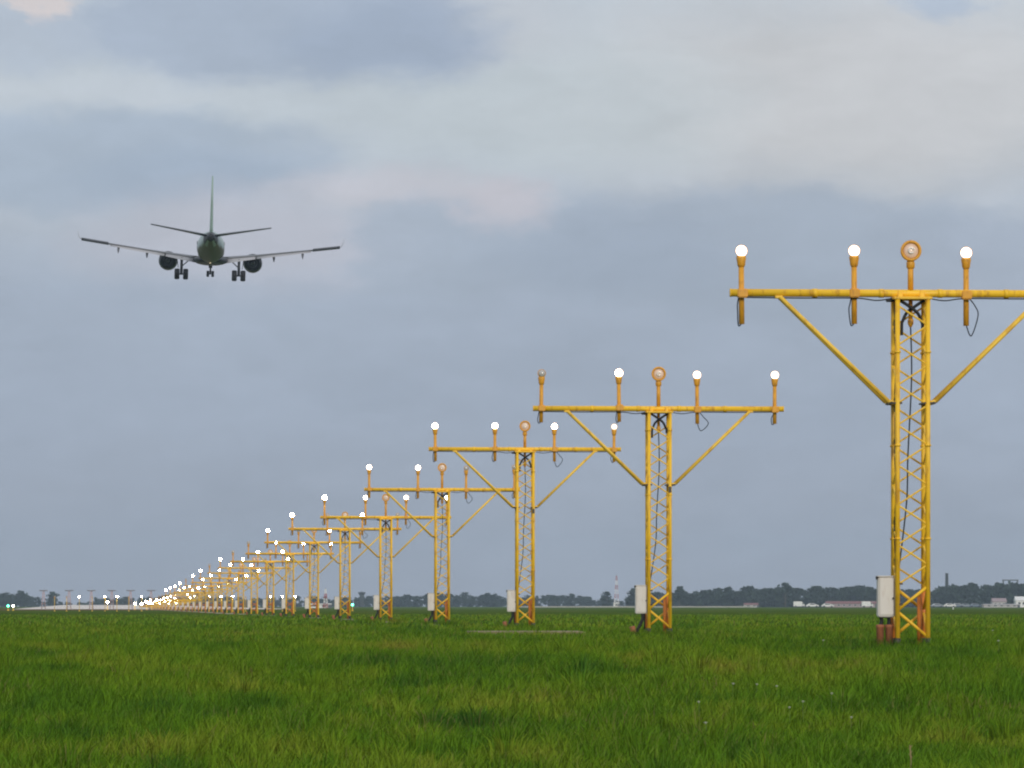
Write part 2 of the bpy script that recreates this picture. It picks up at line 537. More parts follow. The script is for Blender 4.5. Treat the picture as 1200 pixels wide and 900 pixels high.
def build_mast(k, t, bar, up, down, lit, label, detail):
    o = thing('approach_light_mast', label, 'light mast', on_axis(t), RW, 'yellow approach light masts in one long line')
    top = bar - 0.05
    h = LH
    nseg = 10 if detail > 1 else 6
    # footing
    bm = bm_new(); box(bm, (0, 0, 0.02), (0.62, 0.62, 0.10), 0.015); obj('footing', bm, CONC, o)
    # legs
    for sx in (-1, 1):
        for sy in (-1, 1):
            bm = bm_new()
            tube(bm, (sx * h, sy * h, 0.10), (sx * h, sy * h, top), 0.0305, n=nseg)
            for zz in np.arange(1.35, top - 0.3, 1.1):
                tube(bm, (sx * h, sy * h, zz), (sx * h, sy * h, zz + 0.022), 0.041, n=nseg)
            leg = obj('leg', bm, YEL, o)
            if detail > 0:
                bm = bm_new()
                box(bm, (sx * h, sy * h, 0.083), (0.11, 0.11, 0.022), 0.004)
                tube(bm, (sx * h, sy * h, 0.095), (sx * h, sy * h, 0.19), 0.036, n=8)
                for a in range(4):
                    tube(bm, (sx * h + 0.04 * (-1) ** a, sy * h + 0.04 * (-1) ** (a // 2), 0.09), (sx * h + 0.04 * (-1) ** a, sy * h + 0.04 * (-1) ** (a // 2), 0.12), 0.009, n=6)
                obj('foot', bm, DMET, leg)
    # lacing
    bm = bm_new()
    st = 0.235
    z0 = 0.82
    nz = max(1, int((top - 0.06 - z0) / st))
    rr = 0.012 if detail > 0 else 0.014
    for f in range(4):
        for i in range(nz):
            za, zb = z0 + i * st, z0 + (i + 1) * st
            s = 1 if (i + f // 2) % 2 == 0 else -1
            a, b = -s * h, s * h
            if f == 0: p, q_ = (a, -h, za), (b, -h, zb)
            elif f == 2: p, q_ = (a, h, za), (b, h, zb)
            elif f == 1: p, q_ = (-h, a, za), (-h, b, zb)
            else: p, q_ = (h, a, za), (h, b, zb)
            tube(bm, p, q_, rr, n=6, caps=False)
    obj('lacing', bm, YEL2, o)
    # base frame
    bm = bm_new()
    for sy, mirror in ((-1, 1), (1, -1)):
        m = mirror
        tube(bm, (-m * h, sy * h, 0.52), (m * h, sy * h, 0.80), 0.019, n=8)
        tube(bm, (-m * h, sy * h, 0.50), (m * h, sy * h, 0.20), 0.019, n=8)
    for sx in (-1, 1):
        tube(bm, (sx * h, -h, 0.80), (sx * h, h, 0.52), 0.016, n=8)
        tube(bm, (sx * h, h, 0.50), (sx * h, -h, 0.20), 0.016, n=8)
    obj('base_brace', bm, YEL if detail > 1 else ORG, o)
    bm = bm_new()
    for sx in (-1, 1):                                   # primed lower sleeves on the far legs
        tube(bm, (sx * h, h, 0.12), (sx * h, h, 0.76), 0.033, n=8)
    tube(bm, (0.11, 0.02, 0.08), (0.11, 0.02, 0.70), 0.03, n=8)
    obj('base_sleeve', bm, ORG, o)
    # crossbar
    bm = bm_new()
    L2 = 2.14
    tube(bm, (-L2, 0, bar), (L2, 0, bar), 0.046, n=14)
    for x in (-1.14, 1.14, -0.35, 0.35):
        tube(bm, (x - 0.03, 0, bar), (x + 0.03, 0, bar), 0.052, n=14)
    for x in (-L2, L2):
        tube(bm, (x - 0.006, 0, bar), (x + 0.006, 0, bar), 0.05, n=14)
    obj('crossbar', bm, YEL, o)
    bm = bm_new()
    box(bm, (0, 0, bar - 0.062), (0.46, 0.44, 0.03), 0.005)
    for x in (-0.13, 0.13):
        box(bm, (x, 0, bar - 0.01), (0.06, 0.125, 0.09), 0.01)
    obj('head_plate', bm, YEL, o)
    # braces: twin tubes each side
    drop = min(1.28, bar * 0.42)
    for s in (-1, 1):
        bm = bm_new()
        for yy in (-0.12, 0.12):
            tube(bm, (s * 1.56, yy * 0.35, bar - 0.045), (s * (h + 0.10), yy, bar - drop + 0.0), 0.025, n=8)
            tube(bm, (s * (h + 0.10), yy, bar - drop), (s * (h + 0.02), yy, bar - drop - 0.02), 0.025, n=8)
        box(bm, (s * 1.57, 0, bar - 0.05), (0.09, 0.115, 0.03), 0.005)
        br = obj('brace', bm, YEL2, o)
        if detail > 0:
            bm = bm_new()
            box(bm, (s * (h + 0.02), 0, bar - drop - 0.02), (0.15, 0.40, 0.022), 0.004)
            tube(bm, (s * (h + 0.07), -0.2, bar - drop - 0.02), (s * (h + 0.07), 0.2, bar - drop - 0.02), 0.017, n=8)
            obj('brace_clamp', bm, DMET, br)
    # lamps
    body, lens, clamp, flash = lamps_for(up, down)
    for i, x in enumerate((-2.0, -0.667, 0.667, 2.0)):
        st_ = lit[i]
        lamp = put('approach_lamp', body, o, (x, 0, bar + random.uniform(-0.018, 0.018)), (0, random.uniform(-0.012, 0.012), random.uniform(-0.08, 0.08)))
        if st_ == '0':
            lamp['label'] = 'unlit lamp with a dull grey lens'
        put('lens', lens[st_], lamp)
        if detail > -1:
            put('clamp', clamp, lamp)
        if detail > 0:
            bm = bm_new()
            sd = 1 if x > 0 else -1
            jit = 0.8 + 0.5 * random.random()
            big = (0.13 if i == 2 else 0.06) * jit
            pts = curve_pts([(0.03 * sd, 0.06, -0.03), (0.10 * sd if i == 2 else -0.05, 0.05, -0.12), ((big + 0.03) * sd if i == 2 else -big, 0.05, -0.20 - (0.04 if i == 2 else 0)),
                             (0.06 * sd if i == 2 else -0.04, 0.06, -down - (0.12 if i == 2 else 0.015)), (-0.0, 0.062, -down + 0.01)], 8)
            path_tube(bm, pts, 0.0075, 6)
            obj('cable_loop', bm, CABLE, lamp)
    st_ = put('strobe_lamp', flash[0], o, (0, 0, bar))
    put('reflector', flash[1], st_)
    if detail > 0:
        put('flash_tube', flash[2], st_)
    # conduits crossing under the head
    if detail >= 0:
        for s in (-1, 1):
            bm = bm_new()
            ex = 0.11
            pts = curve_pts([(-s * 0.15, -0.10 - 0.012 * s, bar - 0.085), (-s * 0.05, -0.12 - 0.02 * s, bar - 0.15), (s * 0.06, -0.12 - 0.02 * s, bar - 0.235), (s * ex, -0.12, bar - 0.33), (s * (ex + .012), -0.13, bar - 0.36), (s * (ex + .015), -0.13, bar - (0.50 if s < 0 else 0.42))], 6)
            path_tube(bm, pts, 0.019, 8)
            obj('conduit', bm, BLACK, o)
    if detail > 0:
        bm = bm_new()
        tube(bm, (0, 0, bar - 0.06), (0, 0, bar - 0.30), 0.026, n=10)
        lathe(bm, [(0.026, bar - 0.30), (0.036, bar - 0.32), (0.034, bar - 0.36), (0.012, bar - 0.40)], None, 10)
        st2 = obj('strobe_stub', bm, LAMPY, o)
        bm = bm_new()
        path_tube(bm, curve_pts([(0, 0, bar - 0.38), (0.012, 0, bar - 1.0), (-0.03, 0.01, bar * 0.55), (-0.045, 0.02, bar * 0.42), (-0.15, -0.03, 0.95)], 10), 0.009, 6)
        obj('drop_cable', bm, CABLE, o)
        bm = bm_new()
        pts = []
        zz = np.linspace(0.95, bar - 0.08, 30)
        for i, z in enumerate(zz):
            pts.append((-h + 0.006 * math.sin(i * 0.9 + k), 0.02 + 0.05 * math.sin(i * 0.5 + k), z))
        path_tube(bm, pts, 0.008, 6)
        obj('riser_cable', bm, BLACK, o)
        bm = bm_new()
        for s in (-1, 1):
            path_tube(bm, curve_pts([(s * 0.2, -0.03, bar - 0.055), (s * 0.40, -0.02, bar - 0.085), (s * 0.66, 0.0, bar - 0.058), (s * 1.3, 0.0, bar - 0.06), (s * 1.97, 0.02, bar - 0.053)], 8), 0.0075, 6)
        box(bm, (-0.25, -0.05, bar - 0.085), (0.10, 0.06, 0.04), 0.008)
        obj('bar_cable', bm, BLACK, o)
        if k in (1, 2):
            bm = bm_new(); box(bm, (0.175, -0.215, bar - drop - 0.10), (0.045, 0.03, 0.10), 0.006)
            obj('tag_plate', bm, DMET, o)
    # cabinet
    bm = bm_new()
    box(bm, (-0.30, -0.04, 0.675), (0.20, 0.16, 0.47), 0.012)
    box(bm, (-0.30, -0.04, 0.918), (0.215, 0.18, 0.014), 0.004)
    box(bm, (-0.30, -0.124, 0.675), (0.165, 0.008, 0.42), 0.003)
    cab = obj('control_cabinet', bm, BOX, o)
    if detail > 0:
        bm = bm_new()
        bm.free()
        for z in (0.83, 0.59):
            bm = bm_new()
            box(bm, (-0.185, -0.02, z), (0.045, 0.05, 0.035), 0.004)
            box(bm, (-0.145, -0.07, z), (0.05, 0.27, 0.022), 0.003)
            obj('bracket', bm, DMET, cab)
        bm = bm_new()
        tube(bm, (-0.225, -0.13, 0.66), (-0.225, -0.15, 0.66), 0.012, n=8)
        obj('latch', bm, DMET, cab)
        bm = bm_new()
        box(bm, (-0.405, -0.05, 0.90), (0.03, 0.05, 0.04), 0.004)
        obj('vent_cap', bm, DMET, cab)
    bm = bm_new()
    if k == 0:
        for x in (-0.36, -0.27):
            path_tube(bm, curve_pts([(x, -0.04, 0.445), (x + 0.01, -0.04, 0.39), (x - 0.01, -0.05, 0.28), (x, -0.05, 0.10)], 6), 0.022, 8)
        box(bm, (-0.30, -0.04, 0.435), (0.12, 0.10, 0.012))
    else:
        path_tube(bm, curve_pts([(-0.28, -0.04, 0.445), (-0.28, -0.05, 0.34), (-0.36, -0.06, 0.17), (-0.40, -0.06, 0.10), (-0.42, -0.06, 0.0)], 6), 0.026, 8)
        tube(bm, (-0.24, -0.02, 0.445), (-0.24, -0.02, 0.0), 0.012, n=8)
    obj('feed_pipe', bm, BLACK, o)
    bm = bm_new()
    if k == 0:
        for x in (-0.37, -0.265):
            lathe(bm, [(0.045, -0.02), (0.045, 0.31), (0.05, 0.315), (0.05, 0.345), (0.035, 0.35)], Matrix.Translation((x, -0.06, 0)), 12)
    else:
        tube(bm, (-0.46, -0.07, 0.22), (-0.40, -0.06, -0.02), 0.05, n=10)
    obj('cable_duct', bm, TERRA, o)
    return o


ORD = ['', '', '', '', 'fourth', 'fifth', 'sixth', 'seventh', 'eighth', 'ninth', 'tenth', 'eleventh', 'twelfth']
Hlamp = [4.19, 3.95, 4.0, 3.8, 3.54, 3.45, 3.26, 3.05, 2.9, 2.75, 2.62, 2.44, 2.26, 2.11, 1.93, 1.76, 1.72, 1.60, 1.15, 1.08, 0.95, 0.9, 0.72, 0.68, 0.55, 0.52, 0.42, 0.4]
UP = [0.50, 0.59, 0.51, 0.60, 0.64, 0.53]
DOWN = [0.36, 0.24, 0.27, 0.24, 0.25, 0.22]
LITS = ['wwww', '0bww', 'bbbd', 'bb00', 'fbbb', 'f0f0', 'f0f0', '0fff', '0fy0', 'ff0y', '0yf0', 'ff0y']
LAB = ['tallest yellow lattice light mast, its crossbar cut off by the photo edge',
       'second tallest yellow lattice light mast, unlit lamp at the outer bar end',
       'third tallest yellow lattice light mast, rising behind a pale tan ground slab']
for k in range(28):
    t = 67 + 30 * k
    up = UP[k] if k < 6 else 0.52
    dn = DOWN[k] if k < 6 else 0.24
    if k < len(LITS):
        lit = LITS[k]
    else:
        lit = (random.choice('ff0') if k < 17 else random.choice('f00')) + ''.join(random.choice('yyf0') for _ in range(3))
    lab = LAB[k] if k < 3 else ('%s yellow lattice light mast counting down the line from the tallest' % ORD[k + 1] if k < 12 else
                                'short yellow light mast in the dense glowing cluster towards the runway end')
    build_mast(k, t, Hlamp[k] - up + CAM_Z, up, dn, lit, lab, 2 if k < 6 else (1 if k < 9 else (0 if k < 16 else -1)))

# concrete slab by the third mast
bm = bm_new()
box(bm, (0, 0, 0.01), (2.3, 5.0, 0.12), 0.03)
SLAB = paint('slab_tan', (0.27, 0.21, 0.12), 0.95, 0.3, 2.5, dirt=(0.10, 0.11, 0.03), dirt_amt=1.0, bump=0.4)
o = obj('concrete_slab', bm, SLAB, None, (0.24, 112.5, 0.0))
o.rotation_euler.z = RW * 0.3
tag(o, 'low pale tan concrete slab in the grass beside the third tallest mast', 'slab')

# ------------------------------------------------------------------ crossbar row posts near the threshold
def light_post_meshes(h):
    bm = bm_new()
    lathe(bm, [(0.09, 0.0), (0.09, 0.03), (0.04, 0.05), (0.028, 0.09)], None, 10)
    tube(bm, (0, 0.05, 0.05), (0, 0.05, h - 0.1), 0.026, n=8)
    pole = mesh_of(bm, 'pole', YEL2)
    b, l, c = lamp_meshes(h, -(h - 0.2), 10)
    return pole, b, l


pole_me, head_me, head_lens = light_post_meshes(1.55)
head_lens_w = lens_variant(head_lens, LIT_F)
head_lens_0 = lens_variant(head_lens, LENS_OFF)
ROW_T = 600
xs_lit = [93, 123, 137, 166, 245, 259, 273, 317, 331, 346]
xs_off = [64, 78, 108, 151, 288, 302, 361]
for px in sorted(xs_lit + xs_off):
    Y = ROW_T
    X = (px - 600) / F * Y
    on = px in xs_lit
    o = thing('approach_light_post', 'single lit lamp on a thin post in the low row before the far trees' if on else 'single unlit lamp on a thin post in the low row before the far trees',
              'light post', (X, Y, 0), RW, 'lit lamp posts of the low cross row' if on else 'unlit lamp posts of the low cross row')
    put('pole', pole_me, o)
    hd = put('lamp_head', head_me, o)
    put('lens', head_lens_w if on else head_lens_0, hd)

# ground lights along the threshold
def ground_light(px, py, Y, mat, label, grp=None):
    z = CAM_Z - (py - 710) / F * Y
    X = (px - 600) / F * Y
    o = thing('ground_light', label, 'runway light', (X, Y, 0), 0, grp)
    bm = bm_new()
    lathe(bm, [(0.16, 0.0), (0.16, 0.04), (0.05, 0.07), (0.04, max(0.1, z - 0.12)), (0.10, max(0.11, z - 0.1)), (0.10, max(0.12, z - 0.08))], None, 12)
    obj('stem', bm, YEL2, o)
    bm = bm_new()
    lathe(bm, [(0.09, z - 0.078), (0.13, z - 0.02), (0.13, z + 0.05), (0.09, z + 0.12), (0.01, z + 0.14)], None, 12)
    obj('lamp_globe', bm, mat, o)


ground_light(9.5, 710.3, 700, GREEN, 'green runway light at the far end beside the white one')
ground_light(15.5, 710.3, 700, LIT_B, 'white ground light next to the green one at the pale strip end')
ground_light(413, 709, 640, GREEN, 'lone green ground light between two yellow masts')
for i, (px, py) in enumerate([(126, 706), (166, 708), (178, 708), (191, 706), (158, 707.5), (183, 703.5), (187, 707.5), (199, 704), (197, 707), (206, 706.5), (215, 707), (172, 705.5)]):
    ground_light(px, py, 820, LIT_F if i < 3 else LIT_W, 'low white ground light glowing along the pale runway strip', 'low lights along the pale strip')

# T shaped antenna posts behind the strip
ANT = paint('antenna_red', (0.50, 0.34, 0.33), 0.6, 0.2, 0.8)
ANTG = paint('antenna_grey', (0.24, 0.23, 0.25), 0.6, 0.2, 0.8)
bm = bm_new()
for z0 in np.arange(0, 2.6, 0.01) if False else [0]:
    tube(bm, (-0.28, 0, 0), (-0.08, 0, 2.7), 0.05, n=8); tube(bm, (0.28, 0, 0), (0.08, 0, 2.7), 0.05, n=8)
    for i in range(5):
        zz = 0.4 + i * 0.5
        w = 0.28 - 0.2 * zz / 2.7
        tube(bm, (-w, 0, zz), (w, 0, zz), 0.035, n=6)
ant_post = mesh_of(bm, 'post', ANT)
bm = bm_new()
tube(bm, (-0.62, 0, 2.82), (0.62, 0, 2.82), 0.075, n=10)
box(bm, (0, 0, 2.74), (0.26, 0.16, 0.12), 0.02)
for x in (-0.45, -0.15, 0.15, 0.45):
    tube(bm, (x, -0.5, 2.82), (x, 0.5, 2.82), 0.03, n=6)
ant_top = mesh_of(bm, 'antenna_bar', ANTG)
for px in (51, 81, 107, 131, 153, 177):
    Y = 840
    o = thing('antenna_post', 'reddish post with a dark level bar on top, behind the pale strip', 'antenna', ((px - 600) / F * Y, Y, 0), RW, 'row of reddish antenna posts')
    put('post', ant_post, o); put('antenna_bar', ant_top, o)

# ------------------------------------------------------------------ aircraft
def section(x, yc, z, chord, thick, droop=0.0, n=9):
    """aerofoil loop in the y-z plane at span x; +y is forward, yc the leading edge"""
    up, lo = [], []
    for i in range(n):
        c = 0.5 * (1 - math.cos(math.pi * i / (n - 1)))
        th = thick * 5.0 * (0.2969 * math.sqrt(max(c, 1e-5)) - 0.126 * c - 0.3516 * c * c + 0.2843 * c ** 3 - 0.09 * c ** 4)
        zc = -droop * c
        up.append((x, yc - c * chord, z + zc + th)); lo.append((x, yc - c * chord, z + zc - th * 0.8))
    return up + lo[::-1][1:-1]


def build_plane():
    dist = 624.0
    loc = ((247 - 600) / F * dist, dist, CAM_Z + (710 - 291) / F * dist)
    o = thing('passenger_jet', 'small twin engine jet with pale green fin landing, wheels down', 'aeroplane', loc)
    o.rotation_euler = (R(2.5), R(1.7), R(3.0))
    # fuselage
    prof = [(18.0, 0.05, 0.08, -0.55), (17.4, 0.55, 0.55, -0.45), (16.3, 1.0, 1.05, -0.25), (14.6, 1.36, 1.48, -0.05), (12.8, 1.5, 1.66, 0), (4, 1.5, 1.68, 0), (-6.5, 1.5, 1.68, 0),
            (-9, 1.42, 1.58, 0.08), (-12, 1.12, 1.22, 0.36), (-14.5, 0.78, 0.85, 0.62), (-16.8, 0.42, 0.46, 0.85), (-17.9, 0.2, 0.22, 0.93)]
    n = 28
    def ring(y, a, b, zc):
        return [(a * math.cos(2 * math.pi * i / n), y, zc + b * math.sin(2 * math.pi * i / n)) for i in range(n)]
    bm = bm_new()
    loft(bm, [ring(*p) for p in prof])
    me = mesh_of(bm, 'fuselage', P_TOP)
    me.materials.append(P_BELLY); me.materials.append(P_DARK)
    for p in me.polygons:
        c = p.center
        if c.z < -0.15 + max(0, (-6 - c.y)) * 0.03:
            p.material_index = 1  # lower faces take the belly colour with its shade painted in
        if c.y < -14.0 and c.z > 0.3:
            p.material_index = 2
    fu = put('fuselage', me, o)
    bm = bm_new()
    lathe(bm, [(0.02, 0), (0.17, 0.0), (0.2, 0.12), (0.16, 0.3)], Matrix.Translation((0, -17.92, 0.93)) @ Matrix.Rotation(R(-90), 4, 'X'), 16)
    obj('exhaust_outlet', bm, P_DARK, fu)
    # cabin windows, one strip object per side is a pattern of one part
    bm = bm_new()
    for s in (-1, 1):
        for i in range(24):
            box(bm, (s * 1.475, 11.0 - i * 0.8, 0.42), (0.04, 0.28, 0.4), 0.01)
    obj('cabin_windows', bm, P_DARK, fu)
    bm = bm_new()
    secs = []
    for y, w, hh in ((5.2, 0.5, 0.2), (4.2, 1.5, 0.42), (2, 1.9, 0.55), (-2.5, 1.9, 0.55), (-4.6, 1.3, 0.4), (-6, 0.5, 0.2)):
        secs.append([(w * math.cos(2 * math.pi * i / 16), y, -1.32 + hh * math.sin(2 * math.pi * i / 16)) for i in range(16)])
    loft(bm, secs)
    obj('belly_fairing', bm, P_DARK, o)
    dih = math.tan(R(7.4))
    wz = lambda x: -1.15 + dih * (abs(x) - 1.4)
    for s in (-1, 1):
        st = lambda x: (4.3 - 0.48 * (x - 1.2) - 0.05 * max(0, x - 5))
        def chord(x):
            return 5.6 - (x - 1.2) * 0.62 if x < 5 else 3.24 - (x - 5) * 0.195
        bm = bm_new()
        loft(bm, [section(s * x, st(x), wz(x), chord(x), (0.115 if x < 6 else 0.10) * chord(x)) for x in (1.0, 2.5, 4, 5, 7, 9, 11, 13, 14.0)])
        w = obj('wing', bm, P_WING, o)
        # flaps, lowered
        for a, b in ((1.7, 4.9), (5.0, 10.9)):
            bm = bm_new()
            secs = []
            for x in np.linspace(a, b, 5):
                te = st(x) - chord(x)
                c = 0.20 * chord(x) + 0.20
                secs.append(section(s * x, te + 0.30, wz(x) + 0.0, c, 0.10 * c, droop=c * 0.42))
            loft(bm, secs)
            obj('flap', bm, P_FLAP, w)
        bm = bm_new()
        secs = []
        for x in (11.1, 12.5, 14.0):
            te = st(x) - chord(x)
            secs.append(section(s * x, te + 0.62, wz(x) + 0.0, 0.95, 0.36, droop=0.05))
        loft(bm, secs)
        obj('aileron', bm, P_DARK, w)
        bm = bm_new()
        for i in (0,):
            x0 = 14.0
            secs = []
            for kx, kz, ch in ((0, 0, chord(14)), (0.2, 0.14, 1.3), (0.36, 0.5, 0.9), (0.46, 0.95, 0.5)):
                lst = section(0, st(14) - (chord(14) - ch) * 0.9, 0, ch, 0.08 * ch)
                secs.append([(s * (x0 + kx) + s * (p[2]), p[1], wz(14) + kz) for p in lst])
            loft(bm, secs)
        obj('winglet', bm, P_TIP, w)
        for xf in (5.4, 6.9, 10.0):
            bm = bm_new()
            te = st(xf) - chord(xf)
            secs = []
            for yy, zz, r in ((1.6, -0.12, 0.05), (0.9, -0.25, 0.16), (0.0, -0.38, 0.2), (-0.6, -0.6, 0.15), (-1.15, -0.88, 0.04)):
                secs.append([(s * xf + 0.7 * r * math.cos(2 * math.pi * i / 10), te + yy, wz(xf) + zz + r * math.sin(2 * math.pi * i / 10)) for i in range(10)])
            loft(bm, secs)
            obj('flap_fairing', bm, P_DARK if xf < 10 else P_WING, w)
        # engine
        ex, ez = s * 4.65, -1.42
        T = Matrix.Translation((ex, 0, ez)) @ Matrix.Rotation(R(-90), 4, 'X')     # local z -> +y
        bm = bm_new()
        lathe(bm, [(0.66, 2.1), (0.80, 2.0), (0.93, 2.6), (1.04, 3.8), (1.05, 5.2), (0.94, 6.0), (0.84, 6.05), (0.80, 5.6), (0.80, 5.0)], T, 26, caps=False)
        e = obj('engine', bm, P_DARK, o)
        bm = bm_new()
        lathe(bm, [(0.78, 4.9), (0.5, 4.95), (0.2, 5.2), (0.02, 5.4)], T, 20)
        obj('fan', bm, P_TAIL, e)
        bm = bm_new()
        lathe(bm, [(0.5, 2.8), (0.46, 1.6), (0.40, 1.3), (0.36, 1.5), (0.28, 1.5), (0.20, 1.0), (0.02, 0.5)], T, 20)
        lathe(bm, [(0.785, 2.1), (0.50, 2.35)], T, 26, caps=False)
        obj('nozzle', bm, P_TAIL, e)
        bm = bm_new()
        loft(bm, [[(ex - w_, y, z) , (ex + w_, y, z), (ex + w_, y2, z2), (ex - w_, y2, z2)] for w_, y, z, y2, z2 in ((0.16, 5.2, ez + 0.9, 0.5, ez + 0.45), (0.12, 4.0, wz(4.65) - 0.05, -0.5, wz(4.65) - 0.1))], smooth=False)
        obj('pylon', bm, P_DARK, e)
        # main gear
        gx = s * 3.12
        bm = bm_new()
        tube(bm, (gx, -1.2, -1.1), (gx, -1.2, -2.92), 0.15, n=10)
        tube(bm, (gx, -1.2, -1.9), (gx, -1.2, -2.9), 0.075, n=10)
        tube(bm, (gx - 0.55, -1.2, -2.92), (gx + 0.55, -1.2, -2.92), 0.085, n=10)
        tube(bm, (gx, -1.2, -2.1), (gx - s * 1.0, -1.2, -1.2), 0.06, n=8)
        tube(bm, (gx, -1.2, -2.2), (gx, 0.2, -1.2), 0.06, n=8)
        g = obj('main_gear', bm, P_TAIL, o)
        for d in (-0.47, 0.47):
            bm = bm_new()
            lathe(bm, [(0.28, -0.17), (0.48, -0.19), (0.55, -0.13), (0.56, 0), (0.55, 0.13), (0.48, 0.19), (0.28, 0.17)], Matrix.Translation((gx + d, -1.2, -2.92)) @ Matrix.Diagonal((1.45, 1.06, 1.06, 1)) @ Matrix.Rotation(R(90), 4, 'Y'), 22)
            obj('wheel', bm, P_TYRE, g)
        bm = bm_new()
        box(bm, (gx + s * 0.42, -1.0, -1.75), (0.07, 0.9, 0.95), 0.02, Matrix.Rotation(R(8 * s), 3, 'Y'))
        obj('gear_door', bm, P_DARK, g)
        # tailplane
        bm = bm_new()
        loft(bm, [section(s * x, y, z, c, 0.10 * c) for x, y, z, c in ((0.3, -12.7, 1.05, 3.5), (2.5, -13.9, 1.42, 2.7), (6.4, -15.7, 2.05, 1.5))])
        obj('tailplane', bm, P_TAIL, o)
    # nose gear
    bm = bm_new()
    tube(bm, (0, 13, -1.5), (0, 13, -2.55), 0.10, n=10)
    tube(bm, (-0.3, 13, -2.6), (0.3, 13, -2.6), 0.06, n=8)
    tube(bm, (0, 13, -2.2), (0, 11.8, -1.5), 0.05, n=8)
    box(bm, (0, 13.0, -1.8), (0.42, 0.12, 0.28), 0.02)
    g = obj('nose_gear', bm, P_TAIL, o)
    for d in (-0.27, 0.27):
        bm = bm_new()
        lathe(bm, [(0.16, -0.1), (0.28, -0.11), (0.33, -0.06), (0.33, 0.06), (0.28, 0.11), (0.16, 0.1)], Matrix.Translation((d, 13, -2.6)) @ Matrix.Diagonal((1.4, 1.05, 1.05, 1)) @ Matrix.Rotation(R(90), 4, 'Y'), 18)
        obj('wheel', bm, P_TYRE, g)
    # fin
    bm = bm_new()
    secs = []
    for z, y, c, th in ((1.0, -9.0, 6.6, 0.07), (1.9, -10.8, 5.2, 0.085), (4.5, -13.2, 3.8, 0.085), (7.32, -15.9, 2.3, 0.08)):
        secs.append([(p[2], p[1], z) for p in section(0, y, 0, c, th * c * 0.95)])
    loft(bm, secs)
    obj('fin', bm, P_FIN, o)
    bm = bm_new()
    bmesh.ops.create_icosphere(bm, subdivisions=2, radius=0.10, matrix=Matrix.Translation((0, -6.4, -1.65)))
    obj('beacon', bm, P_NAV, fu)


build_plane()

# ------------------------------------------------------------------ far woods, trees and airport buildings
def leaf_mat(name, c1, c2):
    m, nt, b = new_mat(name)
    N, L = nt.nodes, nt.links
    geo = N.new('ShaderNodeNewGeometry')
    mx = N.new('ShaderNodeMix'); mx.data_type = 'RGBA'
    mx.inputs[6].default_value = c1 + (1,); mx.inputs[7].default_value = c2 + (1,)
    L.new(geo.outputs['Random Per Island'], mx.inputs[0]); L.new(mx.outputs[2], b.inputs['Base Color'])
    b.inputs['Roughness'].default_value = 0.8; b.inputs['Specular IOR Level'].default_value = 0.1
    return m


LEAF = leaf_mat('leaf_dark', (0.018, 0.032, 0.020), (0.034, 0.056, 0.032))
BARK = paint('bark', (0.09, 0.07, 0.05), 0.9, 0.3, 1.5)


def crown_faces(rng, cx, cy, z0, z1, w, n, size):
    """leaf sprays gathered in clumps through a crown; returns (n,4,3) quads"""
    nc = max(5, int(n / 22))
    cz = rng.random(nc)
    a = rng.random(nc) * 2 * np.pi
    prof = np.sin(np.clip(cz * 0.9 + 0.12, 0, 1) * np.pi) ** 0.6
    rr = np.sqrt(rng.random(nc)) * prof * w * 0.5
    C = np.stack([cx + np.cos(a) * rr, cy + np.sin(a) * rr, z0 + (z1 - z0) * cz], 1)
    pick = rng.integers(0, nc, n)
    P = C[pick] + rng.normal(0, 1, (n, 3)) * np.array([w * 0.10, w * 0.10, (z1 - z0) * 0.055])
    P[:, 2] = np.clip(P[:, 2], z0 - 0.4, z1)
    u = rng.normal(0, 1, (n, 3)); u /= np.linalg.norm(u, axis=1)[:, None]
    v = np.cross(u, rng.normal(0, 1, (n, 3))); v /= np.linalg.norm(v, axis=1)[:, None]
    s = size * (0.6 + 0.8 * rng.random(n))[:, None]
    return np.stack([P - u * s - v * s * .6, P + u * s - v * s * .6, P + u * s * .8 + v * s * .6, P - u * s * .8 + v * s * .6], 1)


def quads_mesh(Q, name, mat):
    n = len(Q)
    me = bpy.data.meshes.new(name)
    me.vertices.add(n * 4); me.vertices.foreach_set('co', Q.astype(np.float32).reshape(-1))
    me.loops.add(n * 4); me.polygons.add(n)
    me.loops.foreach_set('vertex_index', np.arange(n * 4, dtype=np.int32))
    me.polygons.foreach_set('loop_start', (np.arange(n) * 4).astype(np.int32))
    me.update(calc_edges=True)
    me.materials.append(mat)
    return me


def wood(name, label, Y, depth, prof, spacing, seed, per=260):
    """a far wood: prof lists (photo x, skyline height in photo px) turned into metres at distance Y"""
    rng = np.random.default_rng(seed)
    xs = np.array([(p[0] - 600) / F * Y for p in prof]); hs = np.array([p[1] / F * Y + CAM_Z for p in prof])
    Q = []
    x = xs[0]
    while x < xs[-1]:
        for row in range(3):
            hh = float(np.interp(x, xs, hs)) * (0.72 + 0.36 * rng.random()) * (1 if row == 0 else 0.9)
            w = hh * (0.7 + 0.5 * rng.random())
            cx = x + rng.normal(0, spacing * .5); cy = Y + row * depth / 3 + rng.random() * depth / 3
            Q.append(crown_faces(rng, cx, cy, 0.3, hh, w, per, 0.055 * hh + 0.12))
        x += spacing * (0.7 + 0.6 * rng.random())
    o = put(name, quads_mesh(np.concatenate(Q), name, LEAF))
    tag(o, label, 'wood', kind='stuff')


